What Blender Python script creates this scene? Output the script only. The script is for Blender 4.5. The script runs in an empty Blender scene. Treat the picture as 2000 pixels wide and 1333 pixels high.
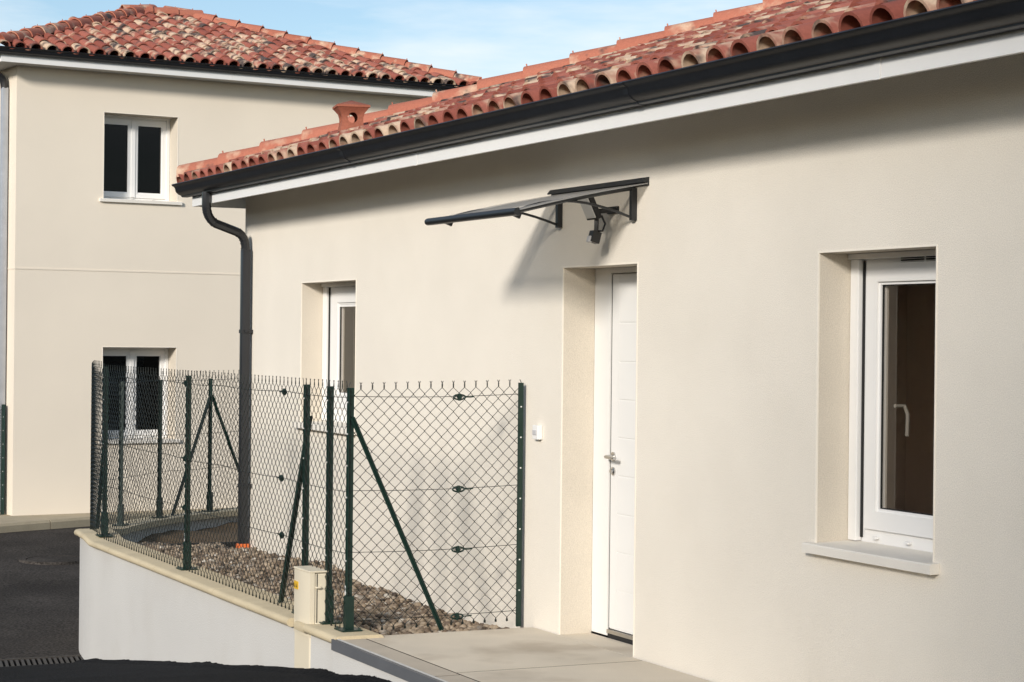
import bpy, bmesh, math, random
import numpy as np
from mathutils import Vector, Matrix

random.seed(7)
rng = np.random.default_rng(7)
scene = bpy.context.scene
COL = scene.collection
R = math.radians

# ------------------------------------------------------------------ camera
F_PX, YAW, PITCH, ROLL, CAM_D, CAM_Z = 4006.84, 0.43989, -0.0017, 0.01082, 5.385, 1.738
fw = Vector((-math.cos(YAW) * math.cos(PITCH), math.sin(YAW) * math.cos(PITCH), math.sin(PITCH)))
r0 = Vector((math.sin(YAW), math.cos(YAW), 0.0))
u0 = r0.cross(fw)
cr, sr = math.cos(ROLL), math.sin(ROLL)
rt = r0 * cr + u0 * sr
up = -r0 * sr + u0 * cr
cam_data = bpy.data.cameras.new('camera')
cam_data.sensor_width = 36.0
cam_data.lens = F_PX / 2000.0 * 36.0
cam_data.clip_start = 0.05
cam_data.clip_end = 6000.0
cam = bpy.data.objects.new('camera', cam_data)
CAM = Vector((0.0, -CAM_D, CAM_Z))
M = Matrix(((rt.x, up.x, -fw.x, CAM.x), (rt.y, up.y, -fw.y, CAM.y), (rt.z, up.z, -fw.z, CAM.z), (0, 0, 0, 1)))
cam.matrix_world = M
COL.objects.link(cam)
scene.camera = cam

# ------------------------------------------------------------------ sky and sun
SUN_DIR = Vector((-0.66, 0.79, -0.373)).normalized()      # direction the light travels
SUN_EL = math.asin(-SUN_DIR.z)
SUN_AZ = math.atan2(-SUN_DIR.x, -SUN_DIR.y)
world = bpy.data.worlds.new('World')
scene.world = world
world.use_nodes = True
wn, wl = world.node_tree.nodes, world.node_tree.links
wn.clear()
w_out = wn.new('ShaderNodeOutputWorld')
w_bg = wn.new('ShaderNodeBackground')
w_sky = wn.new('ShaderNodeTexSky')
w_sky.sky_type = 'NISHITA'
w_sky.sun_disc = False
w_sky.sun_elevation = SUN_EL
w_sky.sun_rotation = SUN_AZ
w_sky.air_density = 1.0
w_sky.dust_density = 0.6
w_sky.ozone_density = 2.0
w_tc = wn.new('ShaderNodeTexCoord')
w_map = wn.new('ShaderNodeMapping')
w_map.inputs['Scale'].default_value = (1.3, 1.3, 7.0)
w_noise = wn.new('ShaderNodeTexNoise')
w_noise.inputs['Scale'].default_value = 3.0
w_noise.inputs['Detail'].default_value = 7.0
w_noise.inputs['Roughness'].default_value = 0.55
w_ramp = wn.new('ShaderNodeValToRGB')
w_ramp.color_ramp.elements[0].position = 0.47
w_ramp.color_ramp.elements[0].color = (0.0, 0.0, 0.0, 1)
w_ramp.color_ramp.elements[1].position = 0.68
w_ramp.color_ramp.elements[1].color = (0.85, 0.85, 0.85, 1)
w_mix = wn.new('ShaderNodeMixRGB')
w_mix.inputs['Color2'].default_value = (6.7, 7.2, 7.5, 1)
wl.new(w_tc.outputs['Generated'], w_map.inputs['Vector'])
wl.new(w_map.outputs['Vector'], w_noise.inputs['Vector'])
wl.new(w_noise.outputs['Fac'], w_ramp.inputs['Fac'])
wl.new(w_ramp.outputs['Color'], w_mix.inputs['Fac'])
wl.new(w_sky.outputs['Color'], w_mix.inputs['Color1'])
wl.new(w_mix.outputs['Color'], w_bg.inputs['Color'])
w_bg.inputs['Strength'].default_value = 0.14
wl.new(w_bg.outputs['Background'], w_out.inputs['Surface'])

sun_data = bpy.data.lights.new('sun', 'SUN')
sun_data.energy = 3.95
sun_data.angle = R(8.5)
sun_data.color = (1.0, 0.935, 0.85)
sun = bpy.data.objects.new('sun', sun_data)
sun.rotation_euler = SUN_DIR.to_track_quat('-Z', 'Y').to_euler()
sun.location = (12, -16, 12)
COL.objects.link(sun)

scene.view_settings.view_transform = 'Standard'
scene.view_settings.look = 'None'
scene.view_settings.exposure = 0.0
scene.view_settings.gamma = 1.0
scene.view_settings.use_curve_mapping = False
scene.render.engine = 'CYCLES'
scene.cycles.max_bounces = 8
scene.cycles.transparent_max_bounces = 12


# ------------------------------------------------------------------ materials
def new_mat(name):
    m = bpy.data.materials.new(name)
    m.use_nodes = True
    n, l = m.node_tree.nodes, m.node_tree.links
    return m, n, l, n['Principled BSDF']


def surf(name, col, rough=0.8, var=0.06, vscale=2.0, grain=0.0, gscale=300.0, bump=0.0, bscale=250.0,
         metal=0.0, spec=0.5, col2=None, c2pos=(0.5, 0.75), c2scale=3.0, bdist=0.003):
    """general painted / mineral surface: base colour, broad tone drift, fine grain, fine relief"""
    m, n, l, p = new_mat(name)
    tc = n.new('ShaderNodeTexCoord')
    src = tc.outputs['Object']
    p.inputs['Roughness'].default_value = rough
    p.inputs['Metallic'].default_value = metal
    p.inputs['Specular IOR Level'].default_value = spec
    rgb = n.new('ShaderNodeRGB')
    rgb.outputs[0].default_value = (*col, 1)
    cur = rgb.outputs[0]

    def noise(scale, detail):
        t = n.new('ShaderNodeTexNoise')
        t.inputs['Scale'].default_value = scale
        t.inputs['Detail'].default_value = detail
        l.new(src, t.inputs['Vector'])
        return t.outputs['Fac']

    def scaled(cur, fac, lo, hi):
        mr = n.new('ShaderNodeMapRange')
        mr.inputs['From Min'].default_value = 0.3
        mr.inputs['From Max'].default_value = 0.7
        mr.inputs['To Min'].default_value = lo
        mr.inputs['To Max'].default_value = hi
        l.new(fac, mr.inputs['Value'])
        v = n.new('ShaderNodeVectorMath')
        v.operation = 'SCALE'
        l.new(cur, v.inputs[0])
        l.new(mr.outputs[0], v.inputs['Scale'])
        return v.outputs[0]
    if col2 is not None:
        cr_ = n.new('ShaderNodeValToRGB')
        cr_.color_ramp.elements[0].position = c2pos[0]
        cr_.color_ramp.elements[1].position = c2pos[1]
        l.new(noise(c2scale, 5), cr_.inputs['Fac'])
        mx = n.new('ShaderNodeMixRGB')
        l.new(cr_.outputs['Color'], mx.inputs['Fac'])
        l.new(cur, mx.inputs['Color1'])
        mx.inputs['Color2'].default_value = (*col2, 1)
        cur = mx.outputs[0]
    if var:
        cur = scaled(cur, noise(vscale, 4), 1 - var, 1 + var)
    if grain:
        cur = scaled(cur, noise(gscale, 2), 1 - grain, 1 + grain)
    l.new(cur, p.inputs['Base Color'])
    if bump:
        b = n.new('ShaderNodeBump')
        b.inputs['Strength'].default_value = bump
        b.inputs['Distance'].default_value = bdist
        l.new(noise(bscale, 3), b.inputs['Height'])
        l.new(b.outputs['Normal'], p.inputs['Normal'])
    return m


def tile_mat(name, island, cream=(0.67, 0.83, 0.34), dark=(0.30, 0.18, -0.24), reds=((0.25, 0.070, 0.048), (0.37, 0.125, 0.088))):
    m, n, l, p = new_mat(name)
    p.inputs['Roughness'].default_value = 0.82
    p.inputs['Specular IOR Level'].default_value = 0.3
    geo = n.new('ShaderNodeNewGeometry')
    if island:
        rnd = geo.outputs['Random Per Island']
    else:
        oi = n.new('ShaderNodeObjectInfo')
        rnd = oi.outputs['Random']
    white = n.new('ShaderNodeTexWhiteNoise')
    white.noise_dimensions = '1D'
    l.new(rnd, white.inputs['W'])
    red = n.new('ShaderNodeValToRGB')
    red.color_ramp.elements[0].color = (*reds[0], 1)
    red.color_ramp.elements[1].color = (*reds[1], 1)
    l.new(rnd, red.inputs['Fac'])

    def blotch(scale, off, lo, hi, gain):
        a = n.new('ShaderNodeVectorMath')
        a.operation = 'ADD'
        a.inputs[1].default_value = (off, off * 2, off * 3)
        l.new(geo.outputs['Position'], a.inputs[0])
        t = n.new('ShaderNodeTexNoise')
        t.inputs['Scale'].default_value = scale
        t.inputs['Detail'].default_value = 3
        l.new(a.outputs[0], t.inputs['Vector'])
        # per-tile shift of the threshold
        s = n.new('ShaderNodeMath')
        s.operation = 'MULTIPLY_ADD'
        s.inputs[1].default_value = gain
        l.new(white.outputs['Value'], s.inputs[0])
        l.new(t.outputs['Fac'], s.inputs[2])
        mr = n.new('ShaderNodeMapRange')
        mr.inputs['From Min'].default_value = lo
        mr.inputs['From Max'].default_value = hi
        l.new(s.outputs[0], mr.inputs['Value'])
        return mr.outputs[0]
    m1 = n.new('ShaderNodeMixRGB')
    m1.inputs['Color2'].default_value = (0.60, 0.44, 0.31, 1)
    l.new(blotch(5.5, 3.1, *cream), m1.inputs['Fac'])
    l.new(red.outputs['Color'], m1.inputs['Color1'])
    m2 = n.new('ShaderNodeMixRGB')
    m2.inputs['Color2'].default_value = (0.085, 0.062, 0.055, 1)
    l.new(blotch(5.0, 11.7, *dark), m2.inputs['Fac'])
    l.new(m1.outputs[0], m2.inputs['Color1'])
    gr = n.new('ShaderNodeTexNoise')
    gr.inputs['Scale'].default_value = 60
    gr.inputs['Detail'].default_value = 4
    l.new(geo.outputs['Position'], gr.inputs['Vector'])
    mr = n.new('ShaderNodeMapRange')
    mr.inputs['To Min'].default_value = 0.8
    mr.inputs['To Max'].default_value = 1.2
    l.new(gr.outputs['Fac'], mr.inputs['Value'])
    v = n.new('ShaderNodeVectorMath')
    v.operation = 'SCALE'
    l.new(m2.outputs[0], v.inputs[0])
    l.new(mr.outputs[0], v.inputs['Scale'])
    l.new(v.outputs[0], p.inputs['Base Color'])
    return m


def glass_mat(name, tint, refl=1.0):
    m = bpy.data.materials.new(name)
    m.use_nodes = True
    n, l = m.node_tree.nodes, m.node_tree.links
    n.clear()
    o = n.new('ShaderNodeOutputMaterial')
    mix = n.new('ShaderNodeMixShader')
    fr = n.new('ShaderNodeFresnel')
    fr.inputs['IOR'].default_value = 1.5
    tr = n.new('ShaderNodeBsdfTransparent')
    tr.inputs['Color'].default_value = (*tint, 1)
    gl = n.new('ShaderNodeBsdfGlossy')
    gl.inputs['Roughness'].default_value = 0.0
    gl.inputs['Color'].default_value = (refl, refl, refl, 1)
    # the inner faces of the pane only transmit: light leaves a thin pane at the angle it came in
    geo = n.new('ShaderNodeNewGeometry')
    inv = n.new('ShaderNodeMath')
    inv.operation = 'SUBTRACT'
    inv.inputs[0].default_value = 1.0
    l.new(geo.outputs['Backfacing'], inv.inputs[1])
    mul = n.new('ShaderNodeMath')
    mul.operation = 'MULTIPLY'
    l.new(fr.outputs[0], mul.inputs[0])
    l.new(inv.outputs[0], mul.inputs[1])
    l.new(mul.outputs[0], mix.inputs['Fac'])
    l.new(tr.outputs[0], mix.inputs[1])
    l.new(gl.outputs[0], mix.inputs[2])
    l.new(mix.outputs[0], o.inputs['Surface'])
    return m


def island_mat(name, stops, rough=0.85):
    m, n, l, p = new_mat(name)
    p.inputs['Roughness'].default_value = rough
    geo = n.new('ShaderNodeNewGeometry')
    ramp = n.new('ShaderNodeValToRGB')
    e = ramp.color_ramp.elements
    e[0].position, e[0].color = stops[0][0], (*stops[0][1], 1)
    e[1].position, e[1].color = stops[-1][0], (*stops[-1][1], 1)
    for pos, c in stops[1:-1]:
        k = e.new(pos)
        k.color = (*c, 1)
    l.new(geo.outputs['Random Per Island'], ramp.inputs['Fac'])
    t = n.new('ShaderNodeTexNoise')
    t.inputs['Scale'].default_value = 90
    l.new(geo.outputs['Position'], t.inputs['Vector'])
    mr = n.new('ShaderNodeMapRange')
    mr.inputs['To Min'].default_value = 0.7
    mr.inputs['To Max'].default_value = 1.3
    l.new(t.outputs['Fac'], mr.inputs['Value'])
    v = n.new('ShaderNodeVectorMath')
    v.operation = 'SCALE'
    l.new(ramp.outputs['Color'], v.inputs[0])
    l.new(mr.outputs[0], v.inputs['Scale'])
    l.new(v.outputs[0], p.inputs['Base Color'])
    return m


MAT = {
    'render_near': surf('cream_render', (0.79, 0.735, 0.645), 0.95, 0.035, 0.9, 0.12, 210, 0.9, 180, spec=0.15, col2=(0.765, 0.71, 0.62), c2pos=(0.45, 0.8), c2scale=2.6),
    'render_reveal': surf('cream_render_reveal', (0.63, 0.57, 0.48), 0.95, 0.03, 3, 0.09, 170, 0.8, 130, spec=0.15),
    'render_far': surf('beige_render', (0.80, 0.715, 0.595), 0.95, 0.035, 0.6, 0.04, 200, 0.3, 180, spec=0.15),
    'render_white': surf('off_white_render', (0.57, 0.56, 0.535), 0.95, 0.03, 1.3, 0.07, 160, 0.8, 90, spec=0.15, col2=(0.545, 0.53, 0.50), c2pos=(0.5, 0.8), c2scale=2.2),
    'bead': surf('corner_bead', (0.86, 0.80, 0.70), 0.7, 0.0, spec=0.2),
    'pvc': surf('white_pvc', (0.82, 0.81, 0.79), 0.35, 0.015, 3, spec=0.4),
    'pvc_door': surf('white_door_paint', (0.80, 0.79, 0.765), 0.45, 0.015, 3, spec=0.4),
    'fascia': surf('white_fascia', (0.80, 0.795, 0.78), 0.5, 0.02, 4, spec=0.3),
    'soffit': surf('soffit_board', (0.55, 0.545, 0.53), 0.6, 0.02, 4, spec=0.3),
    'gutter': surf('anthracite_aluminium', (0.013, 0.0145, 0.018), 0.42, 0.15, 6, metal=0.0, spec=0.5, bump=0.15, bscale=30),
    'downpipe': surf('anthracite_downpipe', (0.019, 0.0205, 0.024), 0.35, 0.08, 6, spec=0.5),
    'pale_sheen_pipe': surf('pale_sheen_paint', (0.42, 0.44, 0.47), 0.4, 0.08, 6, metal=0.3),
    'rubber': surf('black_rubber', (0.012, 0.012, 0.012), 0.7, 0.0),
    'tile': tile_mat('clay_tile', False),
    'tile_mass': tile_mat('clay_tile_mass', True),
    'hip': tile_mat('hip_clay', False, (0.66, 0.90, 0.22), (0.26, 0.14, -0.20), ((0.36, 0.12, 0.076), (0.42, 0.15, 0.096))),
    'terracotta': surf('terracotta', (0.33, 0.115, 0.072), 0.85, 0.12, 5, 0.12, 60, spec=0.2),
    'clay_deck': surf('clay_deck', (0.16, 0.06, 0.04), 0.9, 0.1, 5),
    'mortar': surf('eave_mortar', (0.42, 0.22, 0.15), 0.95, 0.25, 14, 0.2, 60, 0.6, 60),
    'sill': surf('cast_sill', (0.78, 0.735, 0.66), 0.75, 0.03, 4, 0.04, 200, 0.2, 200, spec=0.25),
    'glass_near': glass_mat('window_glass', (0.80, 0.78, 0.75)),
    'glass_far': glass_mat('window_glass_far', (0.45, 0.45, 0.45), 0.4),
    'room': surf('room_wall', (0.90, 0.81, 0.74), 0.9, 0.08, 1.0),
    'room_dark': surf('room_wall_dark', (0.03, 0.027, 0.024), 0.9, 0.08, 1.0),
    'room_pale': surf('room_wall_pale', (0.42, 0.38, 0.30), 0.9, 0.05, 1.0),
    'reflection_curtain': surf('reflection_cloth', (0.82, 0.76, 0.62), 0.9, 0.08, 8.0),
    'chrome': surf('brushed_steel', (0.55, 0.54, 0.52), 0.28, 0.05, 30, metal=1.0),
    'black_metal': surf('black_powder_coat', (0.016, 0.018, 0.020), 0.42, 0.05, 8),
    'black_plastic': surf('black_plastic', (0.012, 0.012, 0.013), 0.4, 0.05, 8),
    'lens': surf('frosted_lens', (0.55, 0.54, 0.55), 0.3, 0.0),
    'led': surf('led_window', (0.62, 0.61, 0.58), 0.2, 0.0),
    'green': surf('green_steel', (0.004, 0.022, 0.016), 0.42, 0.12, 12, spec=0.5),
    'wire': surf('green_wire', (0.005, 0.009, 0.007), 0.5, 0.0),
    'clip': surf('clip_white', (0.75, 0.75, 0.73), 0.4, 0.0),
    'coping': surf('cast_stone', (0.56, 0.475, 0.325), 0.85, 0.09, 3, 0.06, 140, 0.3, 150, spec=0.2),
    'kerb': surf('kerb_concrete', (0.40, 0.335, 0.23), 0.9, 0.10, 4, 0.1, 120, 0.4, 120),
    'concrete': surf('terrace_concrete', (0.62, 0.55, 0.445), 0.9, 0.09, 1.6, 0.05, 160, 0.35, 160,
                     col2=(0.47, 0.40, 0.31), c2pos=(0.52, 0.68), c2scale=1.7),
    'concrete_edge': surf('edge_concrete', (0.47, 0.41, 0.33), 0.9, 0.10, 2.5, 0.06, 160, 0.35, 160),
    'strip': surf('grey_edge_strip', (0.115, 0.12, 0.13), 0.5, 0.06, 5),
    'asphalt': surf('asphalt', (0.044, 0.0385, 0.034), 0.95, 0.30, 0.9, 0.6, 42, 1.0, 40, spec=0.12, bdist=0.008, col2=(0.060, 0.052, 0.045), c2pos=(0.5, 0.75), c2scale=1.1),
    'asphalt_new': surf('fresh_asphalt', (0.011, 0.011, 0.012), 0.95, 0.25, 1.2, 0.7, 55, 1.0, 48, spec=0.12, bdist=0.012),
    'iron': surf('cast_iron', (0.045, 0.039, 0.033), 0.7, 0.15, 12, 0.15, 100, 0.4, 80),
    'soil': surf('bare_soil', (0.13, 0.085, 0.045), 0.95, 0.3, 5, 0.4, 60, 1.0, 40, bdist=0.02),
    'ground': surf('ground_soil', (0.12, 0.11, 0.08), 0.95, 0.2, 0.4),
    'pebble': island_mat('pebbles', [(0.0, (0.055, 0.040, 0.029)), (0.25, (0.17, 0.12, 0.080)), (0.5, (0.27, 0.205, 0.14)),
                                     (0.72, (0.40, 0.315, 0.225)), (0.9, (0.19, 0.15, 0.115)), (1.0, (0.62, 0.57, 0.49))], 0.7),
    'cabinet': surf('cream_cabinet', (0.70, 0.63, 0.49), 0.55, 0.02, 4, 0.02, 200),
    'sticker': surf('yellow_sticker', (0.70, 0.42, 0.03), 0.5, 0.0),
    'ink': surf('dark_ink', (0.02, 0.02, 0.02), 0.6, 0.0),
    'brass': surf('brass', (0.55, 0.40, 0.15), 0.35, 0.0, metal=1.0),
    'orange': surf('orange_collar', (0.75, 0.17, 0.04), 0.6, 0.05, 10),
    'membrane': surf('black_membrane', (0.010, 0.010, 0.010), 0.8, 0.0),
}


def poly_panel_mat():
    m, n, l, p = new_mat('polycarbonate')
    p.inputs['Base Color'].default_value = (0.74, 0.73, 0.71, 1)
    p.inputs['Roughness'].default_value = 0.6
    p.inputs['Specular IOR Level'].default_value = 0.05
    tr = n.new('ShaderNodeBsdfTranslucent')
    tr.inputs['Color'].default_value = (0.70, 0.69, 0.67, 1)
    tp = n.new('ShaderNodeBsdfTransparent')
    tp.inputs['Color'].default_value = (0.9, 0.89, 0.87, 1)
    a = n.new('ShaderNodeMixShader')
    a.inputs['Fac'].default_value = 0.45
    b = n.new('ShaderNodeMixShader')
    b.inputs['Fac'].default_value = 0.60
    l.new(p.outputs[0], a.inputs[1])
    l.new(tr.outputs[0], a.inputs[2])
    l.new(a.outputs[0], b.inputs[1])
    l.new(tp.outputs[0], b.inputs[2])
    l.new(b.outputs[0], n['Material Output'].inputs['Surface'])
    return m


MAT['polycarbonate'] = poly_panel_mat()


# ------------------------------------------------------------------ mesh helpers
class MB:
    def __init__(self):
        self.v, self.f = [], []

    def quad(self, *p):
        i = len(self.v)
        self.v += [tuple(q) for q in p]
        self.f.append(tuple(range(i, i + len(p))))
        return self

    def box(self, x0, x1, y0, y1, z0, z1, bev=0.0):
        i = len(self.v)
        if bev <= 0:
            self.v += [(x0, y0, z0), (x1, y0, z0), (x1, y1, z0), (x0, y1, z0),
                       (x0, y0, z1), (x1, y0, z1), (x1, y1, z1), (x0, y1, z1)]
            self.f += [(i, i + 3, i + 2, i + 1), (i + 4, i + 5, i + 6, i + 7), (i, i + 1, i + 5, i + 4),
                       (i + 1, i + 2, i + 6, i + 5), (i + 2, i + 3, i + 7, i + 6), (i + 3, i, i + 4, i + 7)]
        else:
            bm = bmesh.new()
            bmesh.ops.create_cube(bm, size=1.0)
            for w in bm.verts:
                w.co = Vector(((x0 + x1) / 2 + w.co.x * (x1 - x0), (y0 + y1) / 2 + w.co.y * (y1 - y0), (z0 + z1) / 2 + w.co.z * (z1 - z0)))
            bmesh.ops.bevel(bm, geom=list(bm.edges), offset=bev, segments=2, profile=0.6, affect='EDGES')
            bm.verts.index_update()
            self.v += [tuple(w.co) for w in bm.verts]
            self.f += [tuple(i + w.index for w in f.verts) for f in bm.faces]
            bm.free()
        return self

    def tube(self, pts, r, n=8, cap=True, flat=1.0, upv=None):
        pts = [Vector(p) for p in pts]
        rings = []
        ref = None
        for k, p in enumerate(pts):
            if k == 0:
                t = pts[1] - p
            elif k == len(pts) - 1:
                t = p - pts[k - 1]
            else:
                t = (pts[k + 1] - p).normalized() + (p - pts[k - 1]).normalized()
            t.normalize()
            if ref is None:
                ref = Vector(upv) if upv else (Vector((0, 0, 1)) if abs(t.z) < 0.9 else Vector((0, 1, 0)))
            a = (ref - t * ref.dot(t)).normalized()
            ref = a
            b = t.cross(a)
            rr = r[k] if isinstance(r, (list, tuple)) else r
            i = len(self.v)
            for q in range(n):
                th = 2 * math.pi * (q + 0.5) / n
                self.v.append(tuple(p + a * (math.cos(th) * rr * flat) + b * (math.sin(th) * rr)))
            rings.append(i)
        for a, b in zip(rings[:-1], rings[1:]):
            for q in range(n):
                w = (q + 1) % n
                self.f.append((a + q, a + w, b + w, b + q))
        if cap:
            self.f.append(tuple(rings[0] + q for q in reversed(range(n))))
            self.f.append(tuple(rings[-1] + q for q in range(n)))
        return self

    def bar(self, p, q, w, d, upv=(0, 0, 1)):
        """rectangular bar from p to q"""
        p, q = Vector(p), Vector(q)
        t = (q - p).normalized()
        a = Vector(upv)
        a = (a - t * a.dot(t)).normalized()
        b = t.cross(a)
        i = len(self.v)
        for c in (p, q):
            for s1, s2 in ((-1, -1), (1, -1), (1, 1), (-1, 1)):
                self.v.append(tuple(c + a * (s1 * w / 2) + b * (s2 * d / 2)))
        self.f += [(i, i + 3, i + 2, i + 1), (i + 4, i + 5, i + 6, i + 7), (i, i + 1, i + 5, i + 4),
                   (i + 1, i + 2, i + 6, i + 5), (i + 2, i + 3, i + 7, i + 6), (i + 3, i, i + 4, i + 7)]
        return self

    def extrude_x(self, prof, x0, x1, closed=True, caps=True):
        """profile of (y, z) points swept along x"""
        i, n = len(self.v), len(prof)
        for x in (x0, x1):
            self.v += [(x, y, z) for y, z in prof]
        for k in range(n if closed else n - 1):
            w = (k + 1) % n
            self.f.append((i + k, i + w, i + n + w, i + n + k))
        if caps:
            self.f.append(tuple(i + k for k in range(n)))
            self.f.append(tuple(i + n + k for k in reversed(range(n))))
        return self

    def lathe(self, prof, c=(0, 0, 0), n=24):
        i, m = len(self.v), len(prof)
        for k in range(n):
            th = 2 * math.pi * k / n
            for r_, z in prof:
                self.v.append((c[0] + r_ * math.cos(th), c[1] + r_ * math.sin(th), c[2] + z))
        for k in range(n):
            w = (k + 1) % n
            for j in range(m - 1):
                self.f.append((i + k * m + j, i + w * m + j, i + w * m + j + 1, i + k * m + j + 1))
        return self

    def sweep(self, prof, frames, closed=True, caps=True):
        """prof (o, z) swept along frames [(pos, outward, dz)]"""
        n = len(prof)
        rings = []
        for pos, out, dz in frames:
            rings.append(len(self.v))
            for o, z in prof:
                self.v.append((pos[0] + out[0] * o, pos[1] + out[1] * o, z + dz if z > -1.2 else z))
        for a, b in zip(rings[:-1], rings[1:]):
            for k in range(n if closed else n - 1):
                w = (k + 1) % n
                self.f.append((a + k, a + w, b + w, b + k))
        if caps:
            self.f.append(tuple(rings[0] + k for k in reversed(range(n))))
            self.f.append(tuple(rings[-1] + k for k in range(n)))
        return self

    def mesh(self, name, mat, off=None, smooth=False):
        me = bpy.data.meshes.new(name)
        v = self.v
        if off is not None:
            v = [(a - off[0], b - off[1], c - off[2]) for a, b, c in v]
        me.from_pydata(v, [], self.f)
        me.materials.append(MAT[mat])
        bm = bmesh.new()
        bm.from_mesh(me)
        bmesh.ops.recalc_face_normals(bm, faces=list(bm.faces))
        bm.to_mesh(me)
        bm.free()
        if smooth:
            me.shade_smooth()
            me.set_sharp_from_angle(angle=R(38))
        me.update()
        return me

    def build(self, name, mat, parent=None, off=None, smooth=False):
        if off is None and parent is not None:
            off = parent.get('_off')
        me = self.mesh(name, mat, off, smooth)
        o = bpy.data.objects.new(name, me)
        COL.objects.link(o)
        if parent is not None:
            o.parent = parent
            if parent.get('_off') is not None:
                o['_off'] = parent['_off']
        return o


def tag(o, label=None, cat=None, group=None, kind=None):
    if label:
        o['label'] = label
    if cat:
        o['category'] = cat
    if group:
        o['group'] = group
    if kind:
        o['kind'] = kind
    return o


def empty(name, loc, rz=0.0, world_coords=True):
    """an Empty at the base of a thing; parts given in world coordinates are shifted to it"""
    o = bpy.data.objects.new(name, None)
    o.location = loc
    o.rotation_euler = (0, 0, rz)
    o.empty_display_size = 0.2
    COL.objects.link(o)
    o['_off'] = list(loc) if world_coords else [0.0, 0.0, 0.0]
    return o


# ------------------------------------------------------------------ the ground, the roads
ROAD_X = [-60, -27.5, -26.5, -22, -17.49, -17.11, -16.28, -14.8, -13.3, -12, -11.3, -10.2, -9, 6, 60]
ROAD_Z = [-0.95, -0.86, -0.845, -0.97, -1.035, -1.03, -0.905, -0.695, -0.50, -0.318, -0.232, -0.118, -0.05, 0.0, 0.0]


def road_z(x):
    return float(np.interp(x, ROAD_X, ROAD_Z))


g = MB()
g.quad((-2500, -2500, -1.5), (2500, -2500, -1.5), (2500, 2500, -1.5), (-2500, 2500, -1.5))
tag(g.build('ground', 'ground'), kind='structure')


def road_sheet(name, xs, y0, y1, mat):
    m = MB()
    ys = list(np.linspace(y0, y1, 40))
    for y in ys:
        for x in xs:
            m.v.append((x, y, road_z(x) + 0.004 * math.sin(x * 1.9 + y * 0.7) * math.sin(y * 1.3)))
    n = len(xs)
    for j in range(len(ys) - 1):
        for i in range(n - 1):
            a = j * n + i
            m.f.append((a, a + 1, a + n + 1, a + n))
    return tag(m.build(name, mat, smooth=True), kind='structure')


road_sheet('road', list(np.linspace(-60, -28, 12)) + list(np.linspace(-27.5, -17.49, 60)), -40, 12, 'asphalt')
road_sheet('driveway', list(np.linspace(-17.11, -9, 70)) + list(np.linspace(-8.5, 40, 30)), -40, 12, 'asphalt_new')

# a bit of loose asphalt heaped along the foot of the white wall
m = MB()
NB = 420
for i in range(NB + 1):
    x = -17.1 + (7.9 * i) / NB
    jit = 0.007 * math.sin(i * 0.11) + 0.007 * math.sin(i * 0.037 + 1) + 0.009 * random.random() ** 2
    z = road_z(x)
    yb = -1.268 if x < -11.0 else -1.325
    m.v += [(x, yb + 0.012, z + 0.012 + jit), (x, yb - 0.05 - jit, z + 0.022), (x, yb - 0.16, z - 0.02)]
for i in range(NB):
    a = 3 * i
    m.f += [(a, a + 3, a + 4, a + 1), (a + 1, a + 4, a + 5, a + 2)]
tag(m.build('asphalt_edge', 'asphalt_new', smooth=True), kind='structure')

# ------------------------------------------------------------------ low retaining wall round the gravel strip
WX, WR, WY = -16.9, 4.2, -1.15
WCY = WY + WR


def path(s):
    """s metres from the wall end at X=-11.03 -> (pos, outward, dz)"""
    x = -11.03 - s
    if x >= WX:
        return (x, WY), (0.0, -1.0), 0.0
    th = (WX - x) / WR
    d = math.degrees(th)
    dz = 0.03 * min(1, max(0, d / 3.0)) if d < 8 else float(np.interp(d, [8, 30, 120], [0.03, -0.11, -0.10]))
    return (WX - WR * math.sin(th), WCY - WR * math.cos(th)), (-math.sin(th), -math.cos(th)), dz


def frames(s0, s1, step=0.15):
    n = max(2, int(math.ceil((s1 - s0) / step)) + 1)
    return [path(s0 + (s1 - s0) * k / (n - 1)) for k in range(n)]


S_STR = -11.03 - WX
S_END = S_STR + WR * R(105)
CTOP, CTH = 0.02, 0.055
body_prof = [(-0.10, -1.45), (0.10, -1.45), (0.10, CTOP - CTH), (-0.10, CTOP - CTH)]
lw = empty('retaining_wall', (-14.0, -1.15, -0.6))
tag(lw, 'low curved white retaining wall with beige stone coping beside the asphalt', 'wall')
m = MB()
m.sweep(body_prof, frames(0.0, 0.535))
m.sweep(body_prof, frames(0.815, S_END))
m.sweep([(-0.10, -1.45), (0.06, -1.45), (0.06, -0.49), (-0.10, -0.49)], frames(0.5352, 0.8148))
m.build('rendered_wall', 'render_white', lw)


def coping_prof(inner):
    p = []
    for k in range(7):                       # rounded outer nose
        a = -math.pi / 2 + math.pi * k / 6
        p.append((0.125 + 0.027 * math.cos(a), CTOP - CTH / 2 + (CTH / 2 - 0.001) * math.sin(a)))
    if inner:
        for k in range(7):
            a = math.pi / 2 + math.pi * k / 6
            p.append((-0.125 + 0.027 * math.cos(a), CTOP - CTH / 2 + (CTH / 2 - 0.001) * math.sin(a)))
    else:
        p += [(-0.15, CTOP), (-0.15, CTOP - CTH)]
    return p


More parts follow.
